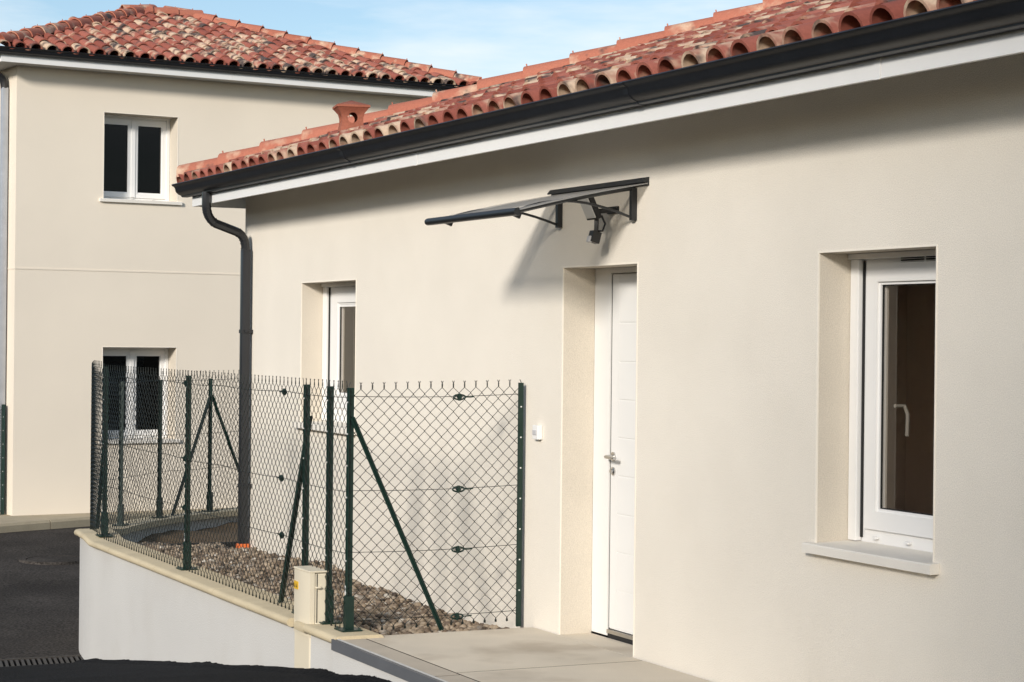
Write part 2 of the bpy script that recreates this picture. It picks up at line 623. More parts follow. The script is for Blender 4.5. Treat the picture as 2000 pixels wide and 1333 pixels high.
joints = [0.81, 1.62, 2.36, 3.10, 3.84, 4.58, 5.2]
s = 5.2
while s < S_END - 0.3:
    s += 0.45 if s < S_STR + 0.8 else 0.34
    joints.append(min(s, S_END))
m = MB()
m.sweep(coping_prof(True), frames(-0.02, 0.53, 0.3))
m.extrude_x([(-1.274, -0.034), (-1.296, -0.030), (-1.302, -0.008), (-1.296, 0.014), (-1.274, 0.019)], -11.72, -11.5602)
m.build('coping_stone', 'coping', lw, smooth=True)
for a, b in zip(joints[:-1], joints[1:]):
    m = MB()
    fr = frames(a + 0.003, b - 0.003, 0.12)
    hz = random.uniform(-0.002, 0.002)
    fr = [(p, o, d + hz) for p, o, d in fr]
    m.sweep(coping_prof(False), fr)
    m.build('coping_stone', 'coping', lw, smooth=True)

# ------------------------------------------------------------------ soil and gravel inside the wall
m = MB()
NR, NT = 14, 40
for j in range(NT + 1):
    th = R(105) * j / NT
    for i in range(NR + 1):
        r_ = 4.11 * i / NR
        x, y = WX - r_ * math.sin(th), WCY - r_ * math.cos(th)
        m.v.append((x, y, -0.33 + 0.05 * math.sin(x * 3.1) * math.cos(y * 2.3) + 0.04 * random.random() + 0.035 * (y + 1)))
for j in range(NT):
    for i in range(NR):
        a = j * (NR + 1) + i
        m.f.append((a, a + 1, a + NR + 2, a + NR + 1))
tag(m.build('soil_bed', 'soil', smooth=True), kind='structure')

GX = [-17.75, -17.3, -16.7, -15.6, -14.7, -14.0, -12.8, -11.7, -11.1]
GZ = [-0.19, -0.12, -0.085, -0.055, 0.0, -0.06, -0.085, -0.095, -0.075]


def grav_z(x, y):
    a = float(np.interp(x, GX, GZ))
    t = min(1.0, max(0.0, (y + 1.04) / 1.04))
    return a * t + (a * 0.4 - 0.03) * (1 - t) + 0.018 * math.sin(x * 5.3 + y * 3) * math.sin(y * 6.1 + x)


m = MB()
xs = list(np.linspace(-17.75, -11.09, 70))
ys = list(np.linspace(-1.045, -0.004, 14))
for y in ys:
    for x in xs:
        m.v.append((x, y, grav_z(x, y) - 0.02))
for j in range(len(ys) - 1):
    for i in range(len(xs) - 1):
        a = j * len(xs) + i
        m.f.append((a, a + 1, a + len(xs) + 1, a + len(xs)))
tag(m.build('gravel_bed', 'soil', smooth=True), kind='structure')


def pebbles(name, n, sample, zfun, rmin, rmax, mat='pebble'):
    bm = bmesh.new()
    bmesh.ops.create_icosphere(bm, subdivisions=1, radius=1.0)
    bv = np.array([v.co[:] for v in bm.verts])
    bf = np.array([[v.index for v in f.verts] for f in bm.faces])
    bm.free()
    nv, nf = len(bv), len(bf)
    V = np.empty((n * nv, 3), np.float32)
    Fc = np.empty((n * nf, 3), np.int32)
    for k in range(n):
        x, y = sample()
        rad = rmin + (rmax - rmin) * rng.random() ** 2
        sc = rad * np.array([1.0 + 0.5 * rng.random(), 0.8 + 0.4 * rng.random(), 0.65 + 0.35 * rng.random()])
        w = bv * (1 + 0.13 * rng.standard_normal((nv, 1))) * sc
        a, b = rng.random() * 6.28, (rng.random() - 0.5) * 1.2
        ca, sa, cb, sb = math.cos(a), math.sin(a), math.cos(b), math.sin(b)
        w = w @ np.array([[1, 0, 0], [0, cb, sb], [0, -sb, cb]]) @ np.array([[ca, sa, 0], [-sa, ca, 0], [0, 0, 1]])
        V[k * nv:(k + 1) * nv] = w + np.array([x, y, zfun(x, y) + (rng.random() - 0.45) * rad * 1.3])
        Fc[k * nf:(k + 1) * nf] = bf + k * nv
    me = bpy.data.meshes.new(name)
    me.vertices.add(n * nv)
    me.vertices.foreach_set('co', V.ravel())
    me.loops.add(n * nf * 3)
    me.loops.foreach_set('vertex_index', Fc.ravel())
    me.polygons.add(n * nf)
    me.polygons.foreach_set('loop_start', np.arange(0, n * nf * 3, 3, dtype=np.int32))
    me.polygons.foreach_set('use_smooth', np.ones(n * nf, dtype=bool))
    me.update()
    me.validate()
    me.materials.append(MAT[mat])
    o = bpy.data.objects.new(name, me)
    COL.objects.link(o)
    return o


o = pebbles('gravel', 13000, lambda: (-17.75 + 6.62 * rng.random(), -1.03 + 1.02 * rng.random()), grav_z, 0.010, 0.026)
tag(o, 'brown and grey river pebbles filling the strip along the house wall', 'gravel', kind='stuff')
m = MB()
m.box(-17.80, -17.76, -0.98, 3.0, -0.5, -0.13)
tag(m.build('membrane_edge', 'membrane'), 'black membrane edge holding back the pebbles at the far corner', 'membrane')

# ------------------------------------------------------------------ concrete terrace
ter = MB()
ter.box(-11.04, 12.0, -1.30, -0.006, -1.4, -0.052)
ter = tag(ter.build('terrace', 'render_white'), kind='structure')


def slab(x0, x1, y0, y1, mat, name='concrete_slab', z1=0.0):
    mm = MB()
    mm.box(x0, x1, y0, y1, -0.0013, z1)
    return mm.build(name, mat, ter)


bd = MB()
bd.box(-11.03, 11.99, -1.283, -0.010, -0.0515, -0.0014)
bd.build('bedding', 'asphalt', ter)
slab(-11.035, -9.665, -1.285, -1.118, 'concrete_edge')
slab(-9.649, -4.0, -1.285, -1.118, 'concrete_edge')
slab(-3.99, 12.0, -1.285, -1.112, 'concrete_edge')
slab(-11.085, -9.728, -1.104, -0.008, 'concrete')
slab(-9.712, -6.2, -1.104, -0.008, 'concrete')
slab(-6.19, -2.0, -1.104, -0.008, 'concrete')
slab(-1.99, 12.0, -1.104, -0.008, 'concrete')
m = MB()
m.box(-11.035, 12.0, -1.312, -1.2865, -0.058, 0.004)
m.build('edge_strip', 'strip', ter)
m = MB()
m.box(-11.035, 12.0, -1.2862, -1.27, -0.003, 0.0055)
m.build('edge_strip', 'render_white', ter)


# ------------------------------------------------------------------ generic building parts (local coords: x along facade, -y outside)
def facade(x0, x1, z0, z1, openings, depth, xbreaks=()):
    """front wall sheet with openings; returns (front, reveals)"""
    fr, rvs = MB(), []
    xs = sorted(set([x0, x1] + [o[0] for o in openings] + [o[1] for o in openings] + list(xbreaks)))
    zs = sorted(set([z0, z1] + [o[2] for o in openings] + [o[3] for o in openings]))
    for a, b in zip(xs[:-1], xs[1:]):
        for c, d in zip(zs[:-1], zs[1:]):
            if any(o[0] <= a and b <= o[1] and o[2] <= c and d <= o[3] for o in openings):
                continue
            fr.quad((a, 0, c), (b, 0, c), (b, 0, d), (a, 0, d))
    for a, b, c, d in openings:
        rv = MB()
        rvs.append(rv)
        rv.quad((a, 0, c), (a, 0, d), (a, depth, d), (a, depth, c))
        rv.quad((b, 0, c), (b, 0, d), (b, depth, d), (b, depth, c))
        rv.quad((a, 0, d), (b, 0, d), (b, depth, d), (a, depth, d))
        rv.quad((a, 0, c), (b, 0, c), (b, depth, c), (a, depth, c))
    return fr, rvs


def shift(mb, dx, dy=0.0, dz=0.0):
    mb.v = [(a + dx, b + dy, c + dz) for a, b, c in mb.v]
    return mb


def frame_ring(mb, x0, x1, z0, z1, w, y0, y1):
    mb.box(x0, x0 + w, y0, y1, z0, z1)
    mb.box(x1 - w, x1, y0, y1, z0, z1)
    mb.box(x0 + w, x1 - w, y0, y1, z1 - w, z1)
    mb.box(x0 + w, x1 - w, y0, y1, z0, z0 + w)
    return mb


def window(parent, x0, x1, z0, z1, rec, sashes, glass, room, sill_out=0.05, sill_side=0.045, sill_th=0.05,
           rails=True, vent=False, handle=True, room_depth=2.2, bottom=0.0, side=0.045, sw=0.062, rail=0.045):
    w = MB()
    zb = z0 + bottom
    # fixed outer frame
    frame_ring(w, x0 + 0.002, x1 - 0.002, zb + 0.004, z1 - 0.002, max(0.055, side + 0.01), rec, rec + 0.06)
    win = w.build('window', 'pvc', parent)
    if rails:
        for xa in (x0 + 0.003, x1 - 0.003 - rail):
            q = MB()
            q.box(xa, xa + rail, rec - 0.035, rec - 0.002, zb + 0.012, z1 - 0.03, 0.004)
            q.build('guide_rail', 'pvc', win)
        q = MB()
        q.box(x0 + rail + 0.005, x0 + rail + 0.014, rec - 0.012, rec - 0.001, zb + 0.03, z1 - 0.035)
        q.build('seal', 'rubber', win)
    q = MB()
    q.box(x0 + 0.003, x1 - 0.003, rec - 0.05, rec - 0.001, z1 - 0.028, z1 - 0.003)
    q.build('head_profile', 'pvc', win)
    ix0, ix1, iz0, iz1 = x0 + side, x1 - side, zb + max(0.05, side * 0.7), z1 - 0.05
    wd = (ix1 - ix0) / sashes
    for k in range(sashes):
        a, b = ix0 + k * wd + 0.002, ix0 + (k + 1) * wd - 0.002
        q = MB()
        frame_ring(q, a, b, iz0, iz1, sw, rec - 0.016, rec + 0.05)
        frame_ring(q, a + sw, b - sw, iz0 + sw, iz1 - sw, 0.014, rec - 0.004, rec + 0.04)
        q.build('sash', 'pvc', win)
        q = MB()
        q.box(a + sw + 0.008, b - sw - 0.008, rec + 0.012, rec + 0.030, iz0 + sw + 0.008, iz1 - sw - 0.008)
        q.build('pane', glass, win)
        q = MB()
        frame_ring(q, a + (sw + 0.012), b - (sw + 0.012), iz0 + (sw + 0.012), iz1 - (sw + 0.012), 0.007, rec + 0.004, rec + 0.0118)
        q.build('seal', 'rubber', win)
    if sashes == 2:
        q = MB()
        xm = (ix0 + ix1) / 2
        q.box(xm - 0.03, xm + 0.03, rec - 0.030, rec - 0.0165, iz0 + 0.004, iz1 - 0.004, 0.004)
        q.build('meeting_stile', 'pvc', win)
    if vent:
        q = MB()
        xa = x0 + (x1 - x0) * 0.40
        for sx in (xa, xa + 0.19):
            for k in range(3):
                q.box(sx, sx + 0.17, rec - 0.006, rec - 0.0006, z1 - 0.054 + 0.011 * k, z1 - 0.048 + 0.011 * k)
        q.build('vent_slot', 'rubber', win)
    for k in range(3):
        q = MB()
        xa = x0 + (x1 - x0) * (0.2 + 0.28 * k)
        q.box(xa, xa + 0.03, rec - 0.024, rec - 0.0005, zb + 0.030, zb + 0.042, 0.003)
        q.build('drain_cap', 'pvc', win)
    # sill
    q = MB()
    q.extrude_x([(-sill_out, z0 - sill_th + 0.006), (-sill_out, z0 - 0.006), (-sill_out + 0.006, z0 + 0.0005), (rec - 0.002, z0 + 0.010),
                 (rec - 0.002, z0 - sill_th + 0.006)], x0 + 0.001, x1 - 0.001)
    q.extrude_x([(-sill_out, z0 - sill_th + 0.006), (-sill_out, z0 - 0.006), (-sill_out + 0.006, z0), (-0.001, z0 + 0.003), (-0.001, z0 - sill_th + 0.006)],
                x0 - sill_side, x0 + 0.0005)
    q.extrude_x([(-sill_out, z0 - sill_th + 0.006), (-sill_out, z0 - 0.006), (-sill_out + 0.006, z0), (-0.001, z0 + 0.003), (-0.001, z0 - sill_th + 0.006)],
                x1 - 0.0005, x1 + sill_side)
    q.build('sill', 'sill', win)
    if handle:
        hz = (z0 + z1) / 2 - 0.12
        q = MB()
        hx = ix0 + 0.035
        q.tube([(hx + 0.10, rec + 0.055, hz + 0.09), (hx + 0.10, rec + 0.11, hz + 0.09), (hx + 0.115, rec + 0.118, hz + 0.05), (hx + 0.115, rec + 0.115, hz - 0.05)], 0.009, 8)
        q.build('handle', 'soffit', win, smooth=True)
    # the room behind, seen through the pane
    q = MB()
    rx0, rx1, rz0, rz1 = x0 - 0.9, x1 + 1.2, z0 - 0.7, z1 + 0.3
    ya, yb = rec + 0.075, rec + room_depth
    q.quad((rx0, yb, rz0), (rx1, yb, rz0), (rx1, yb, rz1), (rx0, yb, rz1))
    q.quad((rx0, ya, rz0), (rx0, yb, rz0), (rx0, yb, rz1), (rx0, ya, rz1))
    q.quad((rx1, ya, rz0), (rx1, yb, rz0), (rx1, yb, rz1), (rx1, ya, rz1))
    q.quad((rx0, ya, rz0), (rx1, ya, rz0), (rx1, yb, rz0), (rx0, yb, rz0))
    q.quad((rx0, ya, rz1), (rx1, ya, rz1), (rx1, yb, rz1), (rx0, yb, rz1))
    q.quad((rx0, ya, rz0), (x0, ya, rz0), (x0, ya, rz1), (rx0, ya, rz1))
    q.quad((x1, ya, rz0), (rx1, ya, rz0), (rx1, ya, rz1), (x1, ya, rz1))
    q.quad((x0, ya, z1), (x1, ya, z1), (x1, ya, rz1), (x0, ya, rz1))
    q.quad((x0, ya, rz0), (x1, ya, rz0), (x1, ya, z0), (x0, ya, z0))
    q.build('room', room, win)
    return win


def beads(parent, x0, x1, z0, z1, bottom=True):
    q = MB()
    t, p = 0.007, 0.0025
    q.box(x0 - t, x0 + 0.001, -p, 0.006, z0, z1 + t)
    q.box(x1 - 0.001, x1 + t, -p, 0.006, z0, z1 + t)
    q.box(x0 + 0.001, x1 - 0.001, -p, 0.006, z1 - 0.001, z1 + t)
    q.build('corner_bead', 'bead', parent)


# ---- one roman tile: pan + barrel, y up the slope from the nose
TW = 0.2205


def tile_mesh(name, mat):
    def prof(k):
        pts = []
        for j in range(3):
            pts.append((-0.060 + 0.030 * j, 0.006 - 0.012 * math.sin(math.pi * (j + 0.5) / 3)))
        n = 9
        for j in range(n + 1):
            a = math.pi * (1 - j / n)
            pts.append((0.085 + 0.088 * k * math.cos(a), 0.012 + 0.083 * k * math.sin(a)))
        pts.append((0.178, 0.006))
        return pts
    mb = MB()
    secs = []
    th = 0.015
    for y, k, dz in ((0.0, 1.0, 0.022), (0.21, 0.96, 0.011), (0.41, 0.91, 0.0)):
        p = prof(k)
        top = [(x, y, z + dz) for x, z in p]
        bot = []
        for j, (x, z) in enumerate(p):
            a = p[max(0, j - 1)]
            b = p[min(len(p) - 1, j + 1)]
            tx, tz = b[0] - a[0], b[1] - a[1]
            L = math.hypot(tx, tz)
            bot.append((x + tz / L * th, y, z - tx / L * th + dz))
        secs.append((top, bot))
    N = len(secs[0][0])
    for top, bot in secs:
        mb.v += top + bot
    for k in range(2):
        a, b = k * 2 * N, (k + 1) * 2 * N
        for j in range(N - 1):
            mb.f.append((a + j, a + j + 1, b + j + 1, b + j))
            mb.f.append((a + N + j, b + N + j, b + N + j + 1, a + N + j + 1))
        mb.f.append((a, b, b + N, a + N))
        mb.f.append((a + N - 1, a + 2 * N - 1, b + 2 * N - 1, b + N - 1))
    for a in (0, 4 * N):
        for j in range(N - 1):
            mb.f.append((a + j, a + N + j, a + N + j + 1, a + j + 1))
    return mb.mesh(name, mat, smooth=True)


TILE = tile_mesh('tile', 'tile')
TV = np.array([v.co[:] for v in TILE.vertices])
TF = [tuple(p.vertices) for p in TILE.polygons]


def lay_tiles(roof, to_world, x0, x1, hipL, hipR, y0, z0, pitch, ymax, keep):
    """barrel tiles on the front slope in the roof's local coordinates"""
    al = math.atan(pitch)
    expo = 0.335
    spots = []
    ncol = int((x1 - x0) / TW)
    nrow = int((ymax - y0) / (expo * math.cos(al))) + 1
    for c in range(ncol):
        for r_ in range(nrow):
            x = x0 + c * TW
            y = y0 + r_ * expo * math.cos(al)
            z = z0 + r_ * expo * math.sin(al)
            t = y - y0
            xc = x + 0.085
            if hipL is not None and xc < hipL + t - 0.04:
                continue
            if hipR is not None and xc > hipR - t + 0.04:
                continue
            w = to_world @ Vector((xc, y, z)) - CAM
            d = w.dot(fw)
            px, py = 1000 + F_PX * w.dot(rt) / d, 666.5 - F_PX * w.dot(up) / d
            inframe = -60 < px < 2060 and py > -60
            spots.append(((0 if inframe else 1), r_ * 1.0 + d * 0.12, x, y, z))
    spots.sort(key=lambda q: (q[0], q[1]))
    for q in spots[:keep]:
        o = bpy.data.objects.new('tile', TILE)
        o.location = (q[2] + random.uniform(-.004, .004), q[3] + random.uniform(-.006, .006), q[4] + random.uniform(-.002, .002))
        o.rotation_euler = (al + random.uniform(-.006, .006), random.uniform(-.015, .015), random.uniform(-.012, .012))
        o.parent = roof
        COL.objects.link(o)
    rest = spots[keep:]
    if rest:
        mb = MB()
        ca, sa = math.cos(al), math.sin(al)
        Rm = np.array([[1, 0, 0], [0, ca, -sa], [0, sa, ca]])
        W = TV @ Rm.T
        for q in rest:
            i = len(mb.v)
            mb.v += [tuple(p) for p in (W + np.array(q[2:5]))]
            mb.f += [tuple(i + k for k in f) for f in TF]
        o = mb.build('tiles', 'tile_mass', roof, off=(0, 0, 0), smooth=True)
        o['kind'] = 'stuff'


def hip_tile_mesh():
    mb = MB()
    secs = []
    N = 10
    for y, k, dz in ((0.0, 1.0, 0.018), (0.0, 1.0, 0.018), (0.47, 0.84, 0.0)):
        secs.append([(0.118 * k * math.cos(math.pi * (1 - j / N)), y, -0.04 + 0.118 * k * math.sin(math.pi * (1 - j / N)) + dz) for j in range(N + 1)])
    inner = [[(x * 0.87, y, -0.04 + (z + 0.04) * 0.87) for x, y, z in s_] for s_ in secs]
    a, b, c, d = secs[0], secs[2], inner[0], inner[2]
    for s_ in (a, b, c, d):
        mb.v += s_
    n = N + 1
    for j in range(N):
        mb.f.append((j, j + 1, n + j + 1, n + j))
        mb.f.append((2 * n + j, 3 * n + j, 3 * n + j + 1, 2 * n + j + 1))
        mb.f.append((j, 2 * n + j, 2 * n + j + 1, j + 1))
        mb.f.append((n + j, n + j + 1, 3 * n + j + 1, 3 * n + j))
    mb.f.append((0, n, 3 * n, 2 * n))
    mb.f.append((N, 2 * n + N, 3 * n + N, n + N))
    # small clip nib at the nose
    mb.box(-0.003, 0.003, 0.008, 0.018, 0.094, 0.114)
    return mb.mesh('hip_tile', 'hip', smooth=True)


HIP = hip_tile_mesh()


def hip_end_mesh():
    mb = MB()
    N, K = 10, 6
    rows = []
    for k in range(K + 1):
        ph = (math.pi / 2) * k / K
        y = 0.10 * (1 - math.sin(ph))
        rr = 0.118 * (math.cos(math.pi / 2 - ph) if k else 0.02)
        rows.append([(rr * math.cos(math.pi * (1 - j / N)), 0.10 - 0.10 * math.cos(math.pi / 2 * (k / K)) if False else y, -0.04 + rr * math.sin(math.pi * (1 - j / N)) + 0.018) for j in range(N + 1)])
    rows.append([(x * 0.86, 0.47, -0.04 + (z + 0.022) * 0.86) for x, y, z in rows[-1]])
    for rw in rows:
        mb.v += rw
    n = N + 1
    for k in range(len(rows) - 1):
        for j in range(N):
            mb.f.append((k * n + j, k * n + j + 1, (k + 1) * n + j + 1, (k + 1) * n + j))
    return mb.mesh('hip_tile', 'hip', smooth=True)


HIP_END = hip_end_mesh()


def lay_hip(roof, p0, direction, n, expo=0.40, first_end=True):
    d = Vector(direction).normalized()
    side = d.cross(Vector((0, 0, 1))).normalized()
    upn = side.cross(d).normalized()
    mtx = Matrix(((side.x, d.x, upn.x), (side.y, d.y, upn.y), (side.z, d.z, upn.z))).to_4x4()
    for k in range(n):
        o = bpy.data.objects.new('hip_tile', HIP_END if (k == 0 and first_end) else HIP)
        o.matrix_local = Matrix.Translation(Vector(p0) + d * (expo * k)) @ mtx @ Matrix.Rotation(random.uniform(-.02, .02), 4, 'Y')
        o.parent = roof
        COL.objects.link(o)


# ------------------------------------------------------------------ the single storey house (local x = X - HX)
HX = -16.806
DOOR = (-10.746 - HX, -9.843 - HX, 0.0, 2.15)
WINR = (-8.077 - HX, -7.180 - HX, 0.791, 2.15)
WINL = (-15.347 - HX, -14.146 - HX, 1.055, 2.15)
REC = 0.21
house = empty('single_storey_house', (HX, 0.0, 0.0), 0.0, world_coords=False)
tag(house, 'cream single-storey house with white door and red tiled roof filling the right side', 'house')
LEN = 24.0
DEP = 8.6
frm, rev = facade(0.0, LEN, -1.4, 2.98, [DOOR, WINR, WINL], REC)
frm.quad((0, 0, -1.4), (0, DEP, -1.4), (0, DEP, 2.98), (0, 0, 2.98))
frm.quad((LEN, 0, -1.4), (LEN, DEP, -1.4), (LEN, DEP, 2.98), (LEN, 0, 2.98))
frm.quad((0, DEP, -1.4), (LEN, DEP, -1.4), (LEN, DEP, 2.98), (0, DEP, 2.98))
frm.build('wall', 'render_near', house)
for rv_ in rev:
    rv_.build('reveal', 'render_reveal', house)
for op in (DOOR, WINR, WINL):
    beads(house, *op)
window(house, *WINR, REC, 1, 'glass_near', 'room', vent=True, bottom=0.0, room_depth=0.95, side=0.105, sw=0.085, rail=0.065)
wl_ = window(house, *WINL, REC, 1, 'glass_near', 'room_pale', bottom=0.0, handle=False, side=0.175, sw=0.105, rail=0.075)
# pleated cloth added in place of the stripes reflected in the small window
m = MB()
pts = []
x = WINL[0] + 0.10
k = 0
while x < WINL[1] - 0.05:
    pts.append((x, REC + 0.22 + (0.025 if k % 2 else -0.025)))
    x += 0.035
    k += 1
for (xa, ya), (xb, yb) in zip(pts[:-1], pts[1:]):
    m.quad((xa, ya, 1.0), (xb, yb, 1.0), (xb, yb, 2.2), (xa, ya, 2.2))
m.build('reflection_curtain', 'reflection_curtain', wl_)

# ---- front door
m = MB()
fx0, fx1 = DOOR[0] + 0.002, DOOR[1] - 0.002
m.box(fx0, fx0 + 0.195, REC, REC + 0.07, 0.012, 2.148)
m.box(fx1 - 0.06, fx1, REC, REC + 0.07, 0.03, 2.148)
m.box(fx0 + 0.195, fx1 - 0.06, REC, REC + 0.07, 2.118, 2.148)
door = m.build('door', 'pvc_door', house)
lx0, lx1 = fx0 + 0.206, fx1 - 0.066
m = MB()
m.box(lx0, lx1, REC + 0.012, REC + 0.06, 0.055, 2.112)
leaf = m.build('leaf', 'pvc_door', door)
zc = [0.06, 0.285, 0.505, 0.725, 0.945, 1.165, 1.385, 1.605, 1.83, 2.108]
for a, b in zip(zc[:-1], zc[1:]):
    m = MB()
    m.box(lx0 + 0.085, lx1 - 0.085, REC + 0.0085, REC + 0.0118, a + 0.004, b - 0.004, 0.0012)
    m.build('door_panel', 'pvc_door', door)
m = MB()
m.box(lx0, lx0 + 0.0845, REC + 0.0085, REC + 0.0118, 0.06, 2.108)
m.box(lx1 - 0.0845, lx1, REC + 0.0085, REC + 0.0118, 0.06, 2.108)
m.build('stile', 'pvc_door', door)
m = MB()
m.box(fx0 + 0.1955, fx0 + 0.2055, REC + 0.010, REC + 0.05, 0.05, 2.112)
m.build('seal', 'rubber', door)
m = MB()
m.box(fx0 + 0.197, fx1 - 0.062, REC - 0.004, REC + 0.06, 0.0278, 0.050)
m.build('threshold', 'chrome', door)
m = MB()
m.box(fx0 + 0.197, fx1 - 0.062, REC + 0.004, REC + 0.07, 0.0005, 0.0277)
m.build('threshold', 'rubber', door)
hx, hz = lx0 + 0.035, 1.055
m = MB()
m.lathe([(0.0, 0), (0.026, 0), (0.026, 0.008), (0.0, 0.010)], (0, 0, 0), 20)
m.v = [(hx + a, REC + 0.008 - c, hz + b) for a, b, c in m.v]
m.tube([(hx, REC + 0.0, hz), (hx, REC - 0.045, hz), (hx + 0.02, REC - 0.055, hz), (hx + 0.125, REC - 0.052, hz - 0.004)], 0.0105, 10)
m.build('handle', 'chrome', door, smooth=True)
m = MB()
m.lathe([(0.0, 0), (0.024, 0), (0.024, 0.008), (0.012, 0.012), (0.011, 0.022), (0.0, 0.022)], (0, 0, 0), 20)
m.v = [(hx + a, REC + 0.008 - c, hz - 0.085 + b) for a, b, c in m.v]
m.build('lock_cylinder', 'chrome', door, smooth=True)
m = MB()
m.box(DOOR[0] + 0.002, DOOR[1] - 0.002, -0.005, REC - 0.022, -0.05, 0.0005)
m.build('doorstep', 'concrete', house)

# ---- eaves: fascia boards, soffit, gutter
EV = 0.40
FZ0, FZ1 = 2.825, 3.005
XL = -17.0 - HX
for a, b in ((XL, -12.0 - HX), (-12.0 - HX, -7.02 - HX), (-7.02 - HX, -2.0 - HX), (-2.0 - HX, LEN)):
    m = MB()
    m.box(a + 0.0015, b - 0.0015, -EV - 0.012, -EV + 0.010, FZ0, FZ1)
    m.build('fascia_board', 'fascia', house)
    if a > XL:
        m = MB()
        m.box(a - 0.045, a - 0.002, -EV - 0.0155, -EV - 0.0123, FZ0 - 0.003, FZ1)
        m.build('joint_cover', 'fascia', house)
m = MB()
m.box(XL, XL + 0.022, -EV + 0.0105, DEP, FZ0, FZ1)
m.build('fascia_board', 'fascia', house)
for k in range(8):
    m = MB()
    a, b = XL + 0.024 + k * 3.0, XL + 0.024 + (k + 1) * 3.0 - 0.004
    m.box(a, b, -EV + 0.012, -0.002, FZ0 + 0.135, FZ0 + 0.145)
    m.build('soffit_board', 'soffit', house)
m = MB()
m.box(XL + 0.024, -0.002, 0.0, DEP, FZ0 + 0.135, FZ0 + 0.145)
m.build('soffit_board', 'soffit', house)


def gutter_profile(y0, zt, sc=1.0):
    """open ogee gutter: back edge at y0 going to the front lip; closed thin section"""
    outer = [(0.0, 0.0), (0.0, -0.120), (-0.046, -0.120), (-0.054, -0.115), (-0.055, -0.106), (-0.066, -0.100), (-0.084, -0.090), (-0.098, -0.076), (-0.106, -0.060),
             (-0.112, -0.032), (-0.120, -0.018), (-0.136, -0.010), (-0.142, 0.002), (-0.136, 0.009)]
    inner = [(-0.130, 0.003), (-0.130, -0.004), (-0.114, -0.012), (-0.106, -0.030), (-0.100, -0.056), (-0.092, -0.072), (-0.080, -0.084),
             (-0.062, -0.094), (-0.046, -0.112), (-0.006, -0.112), (-0.006, 0.0)]
    return [(y0 + y * sc, zt + z * sc * (0.84 if z < 0 else 1.0)) for y, z in outer + inner]


m = MB()
m.extrude_x(gutter_profile(-EV - 0.016, 3.010), -17.13 - HX, LEN)
gut = m.build('gutter', 'gutter', house, smooth=True)
m = MB()
pr_ = gutter_profile(-EV - 0.016, 3.010)[:14]
m.extrude_x(pr_, -17.134 - HX, -17.1302 - HX)
m.build('end_cap', 'gutter', gut)

for xj in (-13.1 - HX, -9.05 - HX, -5.0 - HX):
    m = MB()
    m.extrude_x([(y - 0.0025 if y < -EV - 0.03 else y - 0.0005, z - 0.002) for y, z in pr_], xj, xj + 0.05)
    m.build('union_clip', 'gutter', gut)

# ---- downpipe with its two elbows
gx, wx_ = -16.44 - HX, -16.60 - HX
m = MB()


def arc_pts(a, b, c, n=5):
    """rounded corner at b"""
    a, b, c = Vector(a), Vector(b), Vector(c)
    out = []
    for k in range(n + 1):
        t = k / n
        out.append(a * (1 - t) ** 2 + b * 2 * t * (1 - t) + c * t * t)
    return out


P0 = (gx, -0.455, 2.915)
P1 = (gx, -0.455, 2.815)
P2 = (gx - 0.02, -0.45, 2.70)
P3 = (gx - 0.055, -0.36, 2.66)
P4 = (wx_ + 0.03, -0.15, 2.60)
P5 = (wx_, -0.062, 2.575)
P6 = (wx_, -0.062, 2.44)
pts = [Vector(P0)] + arc_pts(P1, P2, P3) + arc_pts(P4, P5, P6)
m.tube(pts, 0.038, 8, flat=1.0, upv=(0, 1, 0))
dp = m.build('downpipe', 'downpipe', house, smooth=True)
for seq in (pts[1:7], pts[7:13]):
    for k in range(5):
        m = MB()
        a, b = seq[k].lerp(seq[k + 1], 0.42), seq[k].lerp(seq[k + 1], 0.58)
        m.tube([a, b], 0.0405, 8, upv=(0, 1, 0))
        m.build('elbow_rib', 'downpipe', dp)
m = MB()
m.box(wx_ - 0.036, wx_ + 0.036, -0.098, -0.024, -0.03, 2.46, 0.012)
m.build('straight_pipe', 'downpipe', dp, smooth=True)
for z in (0.45, 1.75):
    m = MB()
    m.box(wx_ - 0.039, wx_ + 0.039, -0.101, -0.0005, z, z + 0.03)
    m.box(wx_ + 0.039, wx_ + 0.055, -0.075, -0.055, z + 0.005, z + 0.025)
    m.build('bracket', 'downpipe', dp)
m = MB()
m.box(wx_ - 0.044, wx_ + 0.044, -0.108, -0.014, -0.12, -0.022, 0.01)
m.build('ground_collar', 'orange', dp)

# ---- roof
PIT = 0.333
EY, EZ = -0.505, 2.985
hip0 = Vector((-17.10 - HX, EY, EZ))
RY = 4.3
m = MB()
rz = EZ - 0.01 + PIT * (RY - EY)
hx0 = hip0.x
m.quad((hx0, EY + 0.03, EZ - 0.012), (LEN, EY + 0.03, EZ - 0.012), (LEN, RY, rz), (hx0 + RY - EY, RY, rz))
m.quad((hx0, EY + 0.03, EZ - 0.012), (hx0 + RY - EY, RY, rz), (hx0, 2 * RY - EY, EZ - 0.012))
m.quad((hx0, 2 * RY - EY, EZ - 0.012), (hx0 + RY - EY, RY, rz), (LEN, RY, rz), (LEN, 2 * RY - EY, EZ - 0.012))
roof = m.build('roof', 'clay_deck', house)
bpy.context.view_layer.update()
lay_tiles(roof, house.matrix_world.copy(), hx0 + 0.02, LEN - 1.2, hx0, None, EY, EZ, PIT, RY, 300)
lay_hip(roof, hip0 + Vector((0.03, 0.03, 0.105)), (1, 1, PIT), 16, 0.40)
